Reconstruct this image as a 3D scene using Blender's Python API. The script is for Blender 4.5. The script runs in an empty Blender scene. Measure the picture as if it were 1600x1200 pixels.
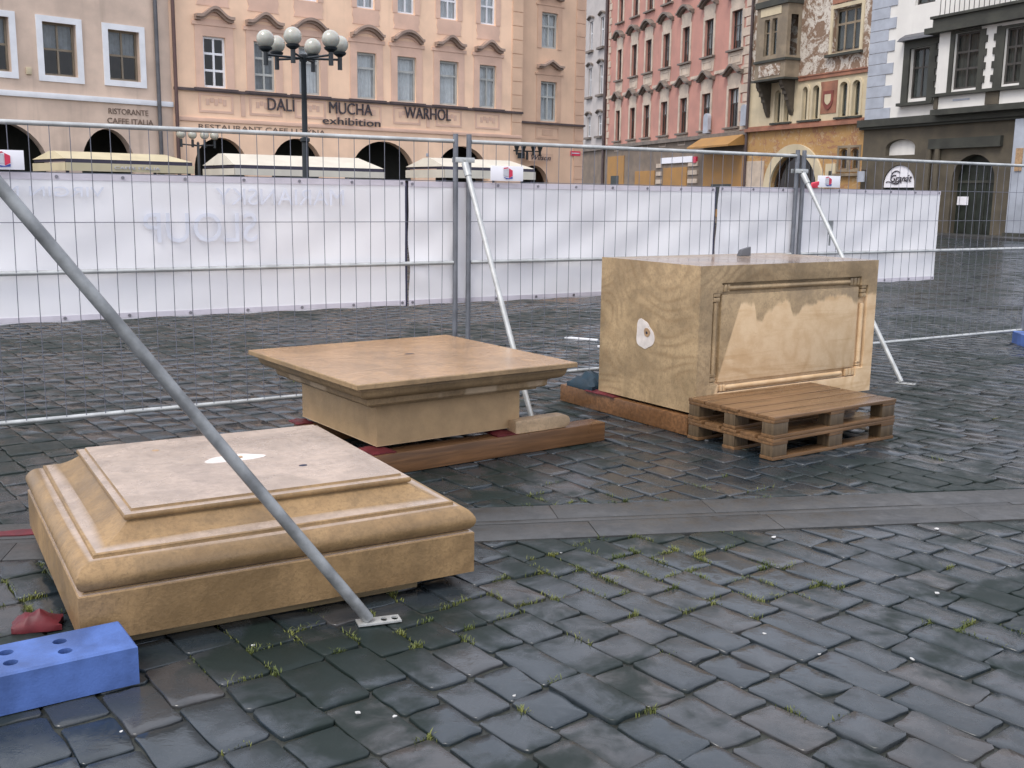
import bpy, bmesh, math, random
from mathutils import Vector, Matrix, noise as mnoise
random.seed(7)
PI = math.pi
SC = bpy.context.scene
COL = SC.collection

# ------------------------------------------------------------------ helpers
class MB:
    """collects faces, links them as ONE mesh object"""
    def __init__(s): s.v = []; s.f = []
    def poly(s, pts):
        n = len(s.v); s.v += [tuple(p) for p in pts]; s.f.append(tuple(range(n, n+len(pts))))
    def box(s, x0, x1, y0, y1, z0, z1):
        n = len(s.v)
        s.v += [(x0,y0,z0),(x1,y0,z0),(x1,y1,z0),(x0,y1,z0),(x0,y0,z1),(x1,y0,z1),(x1,y1,z1),(x0,y1,z1)]
        s.f += [tuple(n+i for i in q) for q in ((0,3,2,1),(4,5,6,7),(0,1,5,4),(1,2,6,5),(2,3,7,6),(3,0,4,7))]
        return s
    def hull8(s, b, t):
        """b: 4 bottom corners, t: 4 top corners"""
        n = len(s.v); s.v += [tuple(p) for p in list(b)+list(t)]
        s.f += [tuple(n+i for i in q) for q in ((0,3,2,1),(4,5,6,7),(0,1,5,4),(1,2,6,5),(2,3,7,6),(3,0,4,7))]
        return s
    def prism(s, pts, y0, y1):
        """polygon of (x,z) extruded along y"""
        n = len(s.v); k = len(pts)
        s.v += [(x,y0,z) for x,z in pts] + [(x,y1,z) for x,z in pts]
        s.f.append(tuple(range(n, n+k))); s.f.append(tuple(range(n+2*k-1, n+k-1, -1)))
        for i in range(k):
            j = (i+1) % k; s.f.append((n+i, n+k+i, n+k+j, n+j))
        return s
    def strip(s, top, bot, y0, y1):
        """ribbon between two (x,z) polylines, extruded along y (for arches and hoods)"""
        for i in range(len(top)-1):
            b = [(bot[i][0],y0,bot[i][1]),(bot[i+1][0],y0,bot[i+1][1]),(bot[i+1][0],y1,bot[i+1][1]),(bot[i][0],y1,bot[i][1])]
            t = [(top[i][0],y0,top[i][1]),(top[i+1][0],y0,top[i+1][1]),(top[i+1][0],y1,top[i+1][1]),(top[i][0],y1,top[i][1])]
            s.hull8(b, t)
        return s
    def tube(s, p, q, r, n=10, r2=None, cap=True):
        p = Vector(p); q = Vector(q); d = (q-p).normalized()
        a = d.orthogonal().normalized(); b = d.cross(a); k = len(s.v)
        r2 = r if r2 is None else r2
        for c, rr in ((p, r), (q, r2)):
            for i in range(n):
                t = 2*PI*i/n; s.v.append(tuple(c + (a*math.cos(t)+b*math.sin(t))*rr))
        for i in range(n):
            j = (i+1) % n; s.f.append((k+i, k+j, k+n+j, k+n+i))
        if cap:
            s.f.append(tuple(range(k+n-1, k-1, -1))); s.f.append(tuple(range(k+n, k+2*n)))
        return s
    def path(s, pts, r, n=8):
        for a, b in zip(pts[:-1], pts[1:]): s.tube(a, b, r, n)
        return s
    def lathe(s, prof, c=(0,0,0), n=20):
        k = len(s.v); m = len(prof)
        for r, z in prof:
            for i in range(n):
                t = 2*PI*i/n; s.v.append((c[0]+r*math.cos(t), c[1]+r*math.sin(t), c[2]+z))
        for a in range(m-1):
            for i in range(n):
                j = (i+1) % n; s.f.append((k+a*n+i, k+a*n+j, k+(a+1)*n+j, k+(a+1)*n+i))
        s.f.append(tuple(range(k+n-1, k-1, -1))); s.f.append(tuple(range(k+(m-1)*n, k+m*n)))
        return s
    def sphere(s, c, r, n=20, sz=1.0):
        prof = [(max(1e-3, r*math.sin(PI*i/12)), -r*sz*math.cos(PI*i/12)) for i in range(13)]
        return s.lathe(prof, c, n)
    def rings(s, prof, hx, hy, cap=True):
        """square stone moulding: profile of (inset, z) around a rectangle of half sizes hx, hy"""
        k = len(s.v)
        N = 4
        for ins, z in prof:
            s.v += [(-hx+ins,-hy+ins,z),(hx-ins,-hy+ins,z),(hx-ins,hy-ins,z),(-hx+ins,hy-ins,z)]
        for a in range(len(prof)-1):
            for i in range(4):
                j = (i+1) % 4; s.f.append((k+a*4+i, k+a*4+j, k+(a+1)*4+j, k+(a+1)*4+i))
        if cap:
            s.f.append((k+3,k+2,k+1,k)); e = k+(len(prof)-1)*4; s.f.append((e,e+1,e+2,e+3))
        return s
    def build(s, name, mat, parent=None, smooth=None, bevel=0, seg=2, loc=None, fix=True):
        me = bpy.data.meshes.new(name)
        me.from_pydata(s.v, [], s.f)
        if bevel or fix:
            bm = bmesh.new(); bm.from_mesh(me)
            if bevel:
                bmesh.ops.remove_doubles(bm, verts=bm.verts, dist=1e-5)
                es = [e for e in bm.edges if len(e.link_faces) == 2 and e.calc_face_angle(0) > 0.35]
                bmesh.ops.bevel(bm, geom=es, offset=bevel, segments=seg, affect='EDGES', profile=0.6, clamp_overlap=True)
            if fix: bmesh.ops.recalc_face_normals(bm, faces=bm.faces)
            bm.to_mesh(me); bm.free()
        if smooth is not None or bevel:
            me.polygons.foreach_set('use_smooth', [True]*len(me.polygons))
            me.set_sharp_from_angle(angle=math.radians(smooth or 40))
        me.materials.append(mat)
        o = bpy.data.objects.new(name, me); COL.objects.link(o)
        if parent: o.parent = parent
        if loc: o.location = loc
        return o

def tag(o, label=None, cat=None, group=None, kind=None):
    if label: o['label'] = label
    if cat: o['category'] = cat
    if group: o['group'] = group
    if kind: o['kind'] = kind
    return o
def thing(name, label, cat, loc=(0,0,0), rz=0, group=None):
    o = bpy.data.objects.new(name, None); COL.objects.link(o)
    o.empty_display_size = .2
    o.location = loc; o.rotation_euler = (0,0,rz)
    return tag(o, label, cat, group)
def children(o): return [c for c in bpy.data.objects if c.parent == o]
def copy_tree(o, parent=None):
    kids = children(o)
    c = o.copy(); COL.objects.link(c)
    if parent: c.parent = parent
    for k in kids: copy_tree(k, c)
    return c

# ------------------------------------------------------------------ materials
def _new(name):
    m = bpy.data.materials.new(name); m.use_nodes = True
    nt = m.node_tree; b = nt.nodes['Principled BSDF']
    return m, nt, b
def N(nt, t, **kw):
    n = nt.nodes.new(t)
    for k, v in kw.items():
        if k in n.inputs: n.inputs[k].default_value = v
        else: setattr(n, k, v)
    return n
def mixc(nt, fac, a, b, mode='MIX'):
    n = nt.nodes.new('ShaderNodeMix'); n.data_type = 'RGBA'; n.blend_type = mode
    for sock, v in ((n.inputs[0], fac), (n.inputs[6], a), (n.inputs[7], b)):
        if hasattr(v, 'is_output'): nt.links.new(v, sock)
        elif isinstance(v, (int, float)): sock.default_value = v
        else: sock.default_value = (*v, 1)
    return n.outputs[2]
def math_(nt, op, a, b=None, c=None, clamp=False):
    n = nt.nodes.new('ShaderNodeMath'); n.operation = op; n.use_clamp = clamp
    for i, v in enumerate((a, b, c)):
        if v is None: continue
        if hasattr(v, 'is_output'): nt.links.new(v, n.inputs[i])
        else: n.inputs[i].default_value = v
    return n.outputs[0]
def ramp(nt, fac, lo, hi, a=0., b=1.):
    n = nt.nodes.new('ShaderNodeMapRange'); n.interpolation_type = 'SMOOTHSTEP'
    nt.links.new(fac, n.inputs[0])
    for i, v in enumerate((lo, hi, a, b)): n.inputs[i+1].default_value = v
    return n.outputs[0]
def coords(nt, scale=(1,1,1), world=False, rot=(0,0,0)):
    if world:
        src = nt.nodes.new('ShaderNodeNewGeometry').outputs['Position']
    else:
        src = nt.nodes.new('ShaderNodeTexCoord').outputs['Object']
    mp = nt.nodes.new('ShaderNodeMapping'); mp.inputs['Scale'].default_value = scale; mp.inputs['Rotation'].default_value = rot
    nt.links.new(src, mp.inputs[0]); return mp.outputs[0]
def noise(nt, vec, scale, detail=4, rough=.55, dist=0.):
    n = N(nt, 'ShaderNodeTexNoise', Scale=scale, Detail=detail, Roughness=rough, Distortion=dist)
    nt.links.new(vec, n.inputs['Vector']); return n.outputs['Fac']
def bump(nt, b, h, strength=.2, dist=.01, prev=None):
    n = N(nt, 'ShaderNodeBump', Strength=strength, Distance=dist)
    nt.links.new(h, n.inputs['Height'])
    if prev: nt.links.new(prev, n.inputs['Normal'])
    nt.links.new(n.outputs[0], b.inputs['Normal']); return n.outputs[0]

def plain(name, col, rough=.6, var=.25, scale=3., fine=30., bmp=.15, dist=.004, metal=0., spec=.5, world=False, streak=0.):
    """a surface of one colour with blotches, fine grain and, if asked, rain streaks"""
    m, nt, b = _new(name)
    c = coords(nt, world=world)
    n1 = noise(nt, c, scale, 5); n2 = noise(nt, c, fine, 3)
    dark = tuple(x*(1-var) for x in col); lite = tuple(min(1, x*(1+var*.6)) for x in col)
    base = mixc(nt, ramp(nt, n1, .3, .7), dark, lite)
    base = mixc(nt, math_(nt, 'MULTIPLY', n2, var*.8), base, tuple(x*.55 for x in col))
    if streak:
        n3 = noise(nt, coords(nt, (1.6,1.6,.12), world), 1.5, 4)
        base = mixc(nt, ramp(nt, n3, .52, .75, 0, streak), base, tuple(x*.5 for x in col))
    nt.links.new(base, b.inputs['Base Color'])
    nt.links.new(ramp(nt, n1, .25, .75, max(.03, rough*.8), min(1, rough*1.15)), b.inputs['Roughness'])
    b.inputs['Metallic'].default_value = metal; b.inputs['Specular IOR Level'].default_value = spec
    if bmp: bump(nt, b, n2, bmp, dist)
    return m

def sandstone(name, wet, dry, rough=(.25,.5), vein=.5, vdir=(1,1,6), rotv=(0,0,0), dryfn=None, light_patch=0., topwet_sheen=None, bcol=(.19,.115,.055), bed=14., swirl=34.):
    m, nt, b = _new(name)
    c = coords(nt)
    # bedding lines that swirl: contour lines of a soft noise on top of the height
    sw = noise(nt, coords(nt, vdir, rot=rotv), .95, 2.2, .45, .35)
    sep0 = nt.nodes.new('ShaderNodeSeparateXYZ'); nt.links.new(c, sep0.inputs[0])
    ph = math_(nt, 'ADD', math_(nt, 'MULTIPLY', sep0.outputs[2], bed), math_(nt, 'MULTIPLY', sw, swirl))
    band = math_(nt, 'ADD', math_(nt, 'MULTIPLY', math_(nt, 'SINE', ph), .5), .5)
    fade = ramp(nt, noise(nt, c, 1.6, 3), .38, .62, .15, 1)
    band = math_(nt, 'MULTIPLY', math_(nt, 'POWER', band, 2.5), fade)
    n1 = noise(nt, c, 2.2, 6, .6, .4); n2 = noise(nt, c, 60, 4, .7); n3 = noise(nt, c, 9, 5, .6)
    base = mixc(nt, ramp(nt, n1, .32, .68), tuple(x*.66 for x in wet), tuple(min(1,x*1.2) for x in wet))
    base = mixc(nt, math_(nt, 'MULTIPLY', band, vein), base, bcol)
    base = mixc(nt, ramp(nt, n2, .44, .68, 0, .42), base, tuple(x*.45 for x in wet))
    n4 = noise(nt, coords(nt, (5,5,.5)), 1.4, 4)
    base = mixc(nt, ramp(nt, n4, .48, .66, 0, .5), base, tuple(x*.62 for x in wet))
    n6 = noise(nt, c, 22, 5, .7)
    base = mixc(nt, ramp(nt, n6, .46, .66, 0, .42), base, tuple(x*.55 for x in wet))
    n5 = noise(nt, c, 3.7, 5, .65, .3)
    base = mixc(nt, ramp(nt, n5, .52, .7, 0, .45), base, tuple(min(1,x*1.35) for x in wet))
    mask = None
    if dryfn: mask = dryfn(nt, c)
    elif light_patch:
        mask = ramp(nt, noise(nt, coords(nt, (1,1,.4)), 4.2, 2), .53, .58, 0, light_patch)
        mask = math_(nt, 'MULTIPLY', mask, ramp(nt, sep0.outputs[2], .432, .442)); mask = math_(nt, 'MULTIPLY', mask, ramp(nt, sep0.outputs[2], .49, .48))
        lower = ramp(nt, sep0.outputs[2], .41, .42, 1, 0); base = mixc(nt, lower, base, mixc(nt, ramp(nt, n3, .3, .7), tuple(x*1.25 for x in wet), tuple(x*1.5 for x in wet)))
    if mask is not None:
        hb_ = noise(nt, coords(nt, (.5,.5,7.)), 2.2, 4, .6, .8)
        dry = mixc(nt, ramp(nt, hb_, .48, .64, 0, .45), dry, (dry[0]*.78, dry[1]*.70, dry[2]*.58)) if dryfn else dry
        dk = dry if not hasattr(dry, 'is_output') else mixc(nt, 1.0, dry, (.80,.72,.62), 'MULTIPLY')
        d2 = mixc(nt, math_(nt, 'MULTIPLY', band, vein*1.2), dry, dk)
        d2 = mixc(nt, ramp(nt, n3, .35, .7, 0, .6), d2, dk)
        base = mixc(nt, mask, base, d2)
    r = ramp(nt, n1, .3, .7, rough[0], rough[1])
    if topwet_sheen:
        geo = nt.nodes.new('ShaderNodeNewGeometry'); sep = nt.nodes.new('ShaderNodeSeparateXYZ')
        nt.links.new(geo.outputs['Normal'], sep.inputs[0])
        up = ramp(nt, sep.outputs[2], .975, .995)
        base = mixc(nt, up, base, mixc(nt, ramp(nt, n6, .4, .7, 0, .5), mixc(nt, ramp(nt, n5, .35, .65), topwet_sheen[0], tuple(x*.72 for x in topwet_sheen[0])), tuple(x*.55 for x in topwet_sheen[0])))  # wet upward faces get their own tone, painting in the sky's reflection
        film = ramp(nt, n1, .38, .6, topwet_sheen[1], topwet_sheen[2])
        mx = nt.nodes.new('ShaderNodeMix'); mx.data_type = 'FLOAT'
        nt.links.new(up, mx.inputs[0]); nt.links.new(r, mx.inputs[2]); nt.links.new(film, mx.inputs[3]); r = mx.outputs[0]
    if mask is not None:
        mx = nt.nodes.new('ShaderNodeMix'); mx.data_type = 'FLOAT'
        nt.links.new(mask, mx.inputs[0]); nt.links.new(r, mx.inputs[2]); mx.inputs[3].default_value = .8; r = mx.outputs[0]
    nt.links.new(base, b.inputs['Base Color']); nt.links.new(r, b.inputs['Roughness'])
    pit = N(nt, 'ShaderNodeTexVoronoi', Scale=70.); nt.links.new(c, pit.inputs['Vector'])
    p = bump(nt, b, n2, .5, .003); p = bump(nt, b, n6, .35, .006, p); p = bump(nt, b, n3, .25, .008, p); bump(nt, b, ramp(nt, pit.outputs['Distance'], .08, .3), .12, .002, p)
    return m

def wood(name, col, rough=.5, axis=0, wet=.4):
    m, nt, b = _new(name)
    sc = [14,14,14]; sc[axis] = .8
    c = coords(nt, tuple(sc)); n1 = noise(nt, c, 3, 5, .65, .6); n2 = noise(nt, coords(nt), 2.5, 3)
    oi = nt.nodes.new('ShaderNodeObjectInfo')
    base = mixc(nt, ramp(nt, n1, .3, .72), tuple(x*.5 for x in col), tuple(x*1.15 for x in col))
    base = mixc(nt, ramp(nt, n2, .4, .7, 0, wet), base, tuple(x*.45 for x in col))
    base = mixc(nt, math_(nt, 'MULTIPLY', oi.outputs['Random'], .25), base, tuple(x*.6 for x in col))
    nt.links.new(base, b.inputs['Base Color']); nt.links.new(ramp(nt, n2, .35, .7, rough, rough*.6), b.inputs['Roughness'])
    bump(nt, b, n1, .35, .004); return m

def glass(name):
    m, nt, b = _new(name); nt.nodes.remove(b)
    out = nt.nodes['Material Output']
    t = N(nt, 'ShaderNodeBsdfTransparent'); t.inputs[0].default_value = (.86,.88,.88,1)
    gl = N(nt, 'ShaderNodeBsdfGlossy', Roughness=.03)
    lw = N(nt, 'ShaderNodeLayerWeight', Blend=.5)
    ms = nt.nodes.new('ShaderNodeMixShader')
    nt.links.new(math_(nt, 'ADD', math_(nt, 'MULTIPLY', math_(nt, 'POWER', lw.outputs['Facing'], 5.0), .9), .05, clamp=True), ms.inputs[0])
    nt.links.new(t.outputs[0], ms.inputs[1]); nt.links.new(gl.outputs[0], ms.inputs[2])
    nt.links.new(ms.outputs[0], out.inputs[0]); return m

def mural(name, a, bb, c3, scale=1.1, thresh=.5):
    """sgraffito plaster: pale scrolls on brown, a generic pattern"""
    m, nt, b = _new(name)
    c = coords(nt)
    n0 = noise(nt, c, scale, 2, .5, 2.6); n1 = noise(nt, c, scale*2.6, 4, .6, 3.2); n2 = noise(nt, c, 40, 3)
    v = math_(nt, 'ADD', math_(nt, 'MULTIPLY', n0, .55), math_(nt, 'MULTIPLY', n1, .45))
    base = mixc(nt, ramp(nt, v, thresh-.025, thresh+.03), a, bb)
    base = mixc(nt, ramp(nt, n1, .54, .62, 0, .8), base, c3)
    base = mixc(nt, ramp(nt, n2, .4, .7, 0, .2), base, tuple(x*.5 for x in a))
    nt.links.new(base, b.inputs['Base Color']); b.inputs['Roughness'].default_value = .8
    return m

M = {}
M['plasterA'] = plain('plaster_tan', (.66,.51,.41), .85, .20, .7, 22, .2, streak=.38)
M['plasterB'] = plain('plaster_peach', (.88,.61,.43), .85, .14, .6, 22, .2, streak=.22)
M['paintB'] = plain('paint_dusty_pink', (.70,.47,.36), .85, .12, 1., 22, .15)
M['plasterC'] = plain('plaster_peach_shaded', (.68,.46,.32), .85, .12, .6, 22, .2, streak=.12)  # peach plaster darkened: the shade of the bay's facing is in the colour
M['paintC'] = plain('paint_pink_shaded', (.58,.38,.27), .85, .12, 1., 22, .15)  # pink paint with the corner bay's shade put into its colour
M['stoneB'] = plain('stone_hood', (.36,.26,.21), .8, .25, 2., 22, .2)
M['lead'] = plain('lead_flashing', (.085,.06,.06), .6, .3, 3., 22, .1)
M['white_paint'] = plain('white_paint', (.76,.77,.80), .7, .08, 2., 25, .1)
M['grey_frame'] = plain('grey_window_paint', (.42,.43,.41), .6, .15, 2., 25, .1)
M['brown_frame'] = plain('brown_window_paint', (.22,.18,.13), .6, .2, 2., 25, .1)
M['dark_frame'] = plain('dark_window_paint', (.06,.055,.05), .6, .3, 2., 25, .1)
M['glass'] = glass('window_glass')
M['curtain'] = plain('net_curtain', (.62,.64,.66), .9, .12, 4., 30, .1)
M['curtain_dim'] = plain('grey_blind', (.24,.26,.28), .9, .2, 4., 30, .1)
M['window_dark'] = plain('dark_interior', (.055,.065,.06), .9, .3, 4., 30, .1)  # dark sheet added behind panes so the rooms read as unlit
M['pipe_grey'] = plain('drainpipe_grey', (.10,.10,.11), .5, .3, 3., 25, .1)
M['pipe_brown'] = plain('drainpipe_brown', (.11,.06,.055), .5, .3, 3., 25, .1)
M['ink'] = plain('dark_letters', (.045,.035,.045), .5, .2, 3., 25, 0)
M['ink_faded'] = plain('faded_letters', (.20,.14,.11), .8, .4, 3., 25, 0)
M['roof'] = plain('roof_tiles', (.28,.10,.06), .8, .3, 2., 12, .5)
M['redD'] = plain('plaster_red', (.50,.25,.20), .85, .16, .6, 20, .2, streak=.2)
M['creamD'] = plain('stucco_cream', (.56,.46,.37), .85, .2, 1.5, 22, .2)
M['stoneD'] = plain('hood_grey', (.20,.165,.14), .8, .3, 2., 22, .2)
M['baseD'] = plain('base_stone', (.22,.17,.13), .8, .3, 1., 16, .3)
M['orange'] = plain('orange_paint', (.38,.20,.06), .7, .15, 1., 20, .1)
M['plasterE'] = plain('plaster_lilac', (.48,.44,.42), .85, .15, .8, 20, .2)
M['muralF'] = mural('sgraffito', (.23,.15,.10), (.62,.57,.50), (.29,.21,.16), .8, .49)
M['muralG'] = mural('sgraffito_ochre', (.44,.26,.10), (.34,.17,.09), (.50,.36,.20), .55, .53)
M['creamF'] = plain('cream_plaster', (.60,.51,.35), .85, .14, 1., 20, .2, streak=.15)
M['oriel'] = plain('oriel_stone', (.27,.215,.15), .8, .3, 1.5, 18, .3)
M['oriel_dark'] = plain('oriel_corbel', (.10,.082,.06), .8, .35, 1.5, 18, .3)
M['bandF'] = plain('red_band', (.33,.15,.095), .8, .3, 1.5, 14, .2)
M['shield'] = plain('shield_red', (.22,.06,.045), .7, .3, 3., 22, .1)
M['whiteG'] = plain('white_plaster', (.74,.72,.68), .85, .08, .6, 20, .15, streak=.12)
M['quoinG'] = plain('blue_grey_quoin', (.40,.43,.49), .8, .15, 1.5, 20, .2)
M['stoneG'] = plain('brown_rusticated_stone', (.105,.088,.062), .8, .3, 1.2, 14, .35, .01)
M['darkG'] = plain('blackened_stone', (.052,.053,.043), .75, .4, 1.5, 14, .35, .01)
M['door'] = plain('dark_door', (.018,.024,.018), .5, .4, 3., 20, .2)
M['galv'] = plain('galvanised_steel', (.52,.53,.52), .42, .22, 8., 90, .08, .001, metal=.4)
M['galv_dark'] = plain('weathered_zinc', (.29,.30,.305), .5, .45, 9., 60, .3, .002, metal=.4)
M['post'] = plain('dull_zinc_post', (.19,.20,.225), .5, .25, 7., 80, .1, .001, metal=.4)
M['wire'] = plain('fence_wire', (.16,.165,.20), .5, .2, 8., 60, 0, metal=.2)
M['banner_print'] = plain('show_through_print', (.74,.76,.84), .7, .06, 6., 30, 0)
M['hem'] = plain('banner_hem', (.66,.62,.68), .6, .1, 6., 30, .1)
M['eyelet'] = plain('brass_eyelet', (.28,.27,.30), .5, .2, 8., 60, 0, metal=.6)
M['seam'] = plain('dark_strip', (.05,.05,.10), .6, .3, 8., 60, .1)
M['blue_block'] = plain('blue_painted_concrete', (.07,.135,.37), .6, .4, 6., 140, .5, .002)
M['hole'] = plain('hole_shadow', (.02,.025,.05), .9, .2, 9., 60, 0)
M['red_strap'] = plain('red_webbing', (.13,.012,.019), .6, .35, 12., 120, .4, .002)
M['teal_strap'] = plain('dark_teal_webbing', (.012,.035,.055), .6, .35, 12., 80, .4, .004)
M['plaster_patch'] = plain('white_filler', (.66,.60,.56), .85, .16, 12., 60, .3, .002)
M['filler_brown'] = plain('brown_plug', (.42,.27,.15), .7, .3, 12., 60, .3, .002)
M['lamp_black'] = plain('lamp_green_black', (.013,.018,.022), .4, .3, 5., 40, .1)
M['awn_cream'] = plain('cream_canvas', (.55,.48,.32), .8, .08, 1.5, 30, .1)
M['awn_white'] = plain('white_canvas', (.60,.56,.48), .8, .07, 1.5, 30, .1)
M['awn_dark'] = plain('awning_rail', (.04,.035,.06), .6, .3, 2., 30, .1)
M['sign_white'] = plain('white_board', (.86,.85,.90), .45, .04, 6., 30, 0)
M['sign_red'] = plain('red_print', (.62,.03,.08), .5, .1, 6., 30, 0)
M['sign_blue'] = plain('blue_print', (.04,.07,.33), .5, .1, 6., 30, 0)
M['sign_grey'] = plain('grey_print', (.55,.55,.60), .5, .1, 6., 30, 0)
M['red_plastic'] = plain('red_plastic', (.75,.05,.09), .4, .15, 6., 30, .1)
M['paper'] = plain('wet_paper', (.55,.54,.52), .7, .15, 40., 200, .2, .001)

def globe_mat():
    m, nt, b = _new('opal_globe')
    c = coords(nt); n1 = noise(nt, c, 7, 3)
    nt.links.new(mixc(nt, ramp(nt, n1, .3, .7), (.36,.35,.30), (.46,.45,.39)), b.inputs['Base Color'])
    b.inputs['Roughness'].default_value = .16; b.inputs['Subsurface Weight'].default_value = .15
    b.inputs['Coat Weight'].default_value = .5; b.inputs['Coat Roughness'].default_value = .05
    return m
M['globe'] = globe_mat()

def banner_mat():
    m, nt, b = _new('white_banner_cloth')
    c = coords(nt); n1 = noise(nt, c, 1.3, 4, .5, .6); n2 = noise(nt, c, 240, 2)
    nt.links.new(mixc(nt, ramp(nt, n1, .3, .7), (.88,.865,.88), (.92,.905,.91)), b.inputs['Base Color'])
    b.inputs['Roughness'].default_value = .5; b.inputs['Specular IOR Level'].default_value = .35
    nt.links.new(N(nt, 'ShaderNodeBump', Strength=.05, Distance=.001).outputs[0], b.inputs['Normal'])
    t = N(nt, 'ShaderNodeBsdfTranslucent'); t.inputs[0].default_value = (.8,.79,.84,1)
    ms = nt.nodes.new('ShaderNodeMixShader'); ms.inputs[0].default_value = .15
    nt.links.new(b.outputs[0], ms.inputs[1]); nt.links.new(t.outputs[0], ms.inputs[2])
    nt.links.new(ms.outputs[0], nt.nodes['Material Output'].inputs[0]); return m
M['banner'] = banner_mat()

def sett_mat(far=False):
    m, nt, b = _new('wet_basalt_setts' if not far else 'far_setts')
    c = coords(nt, world=True)
    nbig = noise(nt, c, .55, 4, .55, .5); nm = noise(nt, c, 5.5, 5, .62, .5); nf = noise(nt, c, 70, 4, .7); ng = noise(nt, c, 1.7, 5, .6, .8)
    if far:
        vec = coords(nt, (1,1,1), True, (0,0,math.radians(52)))
        br = N(nt, 'ShaderNodeTexBrick', Scale=1.0); br.inputs['Mortar Size'].default_value = .012; br.inputs['Brick Width'].default_value = .25
        br.inputs['Row Height'].default_value = .165; br.inputs['Color1'].default_value = (.15,.15,.15,1); br.inputs['Color2'].default_value = (.9,.9,.9,1)
        br.inputs['Mortar'].default_value = (0,0,0,1); br.inputs['Mortar Smooth'].default_value = .5
        nt.links.new(vec, br.inputs['Vector'])
        bw = nt.nodes.new('ShaderNodeRGBToBW'); nt.links.new(br.outputs['Color'], bw.inputs[0]); tone = bw.outputs[0]
    else:
        at = nt.nodes.new('ShaderNodeAttribute'); at.attribute_name = 'tone'; tone = at.outputs['Fac']
    base = mixc(nt, tone, (.015,.023,.029), (.038,.045,.052))
    base = mixc(nt, ramp(nt, tone, .62, 1.0, 0, .55), base, (.060,.050,.044))
    base = mixc(nt, ramp(nt, noise(nt, c, .38, 3), .5, .68, 0, .5), base, (.042,.034,.028))
    base = mixc(nt, ramp(nt, nm, .35, .7, 0, .8), base, (.026,.033,.038))
    base = mixc(nt, ramp(nt, nf, .5, .8, 0, .3), base, (.07,.07,.07))
    # mossy, matt zones against zones under a film of rain water
    zone = ramp(nt, math_(nt, 'ADD', math_(nt, 'MULTIPLY', nbig, .5), math_(nt, 'ADD', math_(nt, 'MULTIPLY', ng, .32), math_(nt, 'MULTIPLY', nm, .18))), .475, .565)
    base = mixc(nt, math_(nt, 'MULTIPLY', zone, .85), base, (.008,.0155,.012))
    nt.links.new(base, b.inputs['Base Color'])
    wet = math_(nt, 'ADD', math_(nt, 'MULTIPLY', ng, .5), math_(nt, 'MULTIPLY', nm, .5))
    r = math_(nt, 'ADD', ramp(nt, wet, .40, .62, .13, .40), math_(nt, 'MULTIPLY', zone, .16))
    nt.links.new(r, b.inputs['Roughness'])
    nt.links.new(ramp(nt, zone, 0, 1, .55, .26), b.inputs['Specular IOR Level'])
    p = bump(nt, b, nm, .28, .012); p = bump(nt, b, nf, .16, .003, p)
    if far: bump(nt, b, tone, .6, .012, p)
    return m
M['sett'] = sett_mat(); M['sett_far'] = sett_mat(True)
M['joint'] = plain('joint_soil', (.026,.028,.021), .55, .5, 6., 80, .5, .006, world=True)
def band_mat():
    m, nt, b = _new('granite_strip')
    c = coords(nt, world=True); n1 = noise(nt, c, 2.5, 5, .6); n2 = noise(nt, c, 160, 3, .7); n3 = noise(nt, c, 12, 4)
    base = mixc(nt, ramp(nt, n1, .3, .7), (.032,.034,.035), (.054,.053,.051))
    base = mixc(nt, ramp(nt, n2, .45, .75, 0, .5), base, (.09,.085,.08))
    nt.links.new(base, b.inputs['Base Color']); nt.links.new(ramp(nt, n3, .35, .65, .34, .55), b.inputs['Roughness'])
    p = bump(nt, b, n3, .12, .006); bump(nt, b, n2, .12, .002, p); return m
M['granite'] = band_mat()
def grass_mat():
    m, nt, b = _new('joint_grass_blades')
    n1 = noise(nt, coords(nt, world=True), 3, 3)
    nt.links.new(mixc(nt, ramp(nt, n1, .3, .7), (.05,.075,.016), (.17,.18,.04)), b.inputs['Base Color'])
    b.inputs['Roughness'].default_value = .7; return m
M['grass'] = grass_mat()

def dry_front(nt, c):
    """dry pale patch on the front panel of the large block: slanted left edge, ragged drips along its top"""
    s = nt.nodes.new('ShaderNodeSeparateXYZ'); nt.links.new(c, s.inputs[0]); x, y, z = s.outputs
    fine = noise(nt, coords(nt, (1,1,.5)), 16, 4)
    fc = nt.nodes.new('ShaderNodeFloatCurve'); cv = fc.mapping.curves[0]
    pts = [(-.70,.90),(-.52,.925),(-.40,.905),(-.366,.80),(-.32,.765),(-.28,.835),(-.20,.87),(-.116,.907),(-.03,.90),(.026,.81),(.074,.82),(.12,.88),(.25,.885),(.42,.92),(.56,.94),(.66,.905),(.72,.87),(.85,.93)]
    f_ = lambda p: ((p[0]+1)/2, (p[1]-.5)/.5)
    cv.points[0].location = (0, .8); cv.points[1].location = (1, .86)
    for p in pts: cv.points.new(*f_(p))
    fc.mapping.update()
    nt.links.new(math_(nt, 'MULTIPLY', math_(nt, 'ADD', x, 1.0), .5), fc.inputs['Value'])
    top = math_(nt, 'ADD', math_(nt, 'MULTIPLY', fc.outputs[0], .5), .5)
    top = math_(nt, 'ADD', top, math_(nt, 'MULTIPLY', math_(nt, 'SUBTRACT', fine, .5), .09))
    m1 = ramp(nt, math_(nt, 'SUBTRACT', top, z), -.016, .022)
    edge = math_(nt, 'ADD', math_(nt, 'MULTIPLY', math_(nt, 'SUBTRACT', z, .92), .37), -.53)
    m2 = ramp(nt, math_(nt, 'SUBTRACT', x, edge), -.008, .008)
    m3 = ramp(nt, y, -.45, -.5)
    return math_(nt, 'MULTIPLY', math_(nt, 'MULTIPLY', m1, m2), m3)
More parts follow.
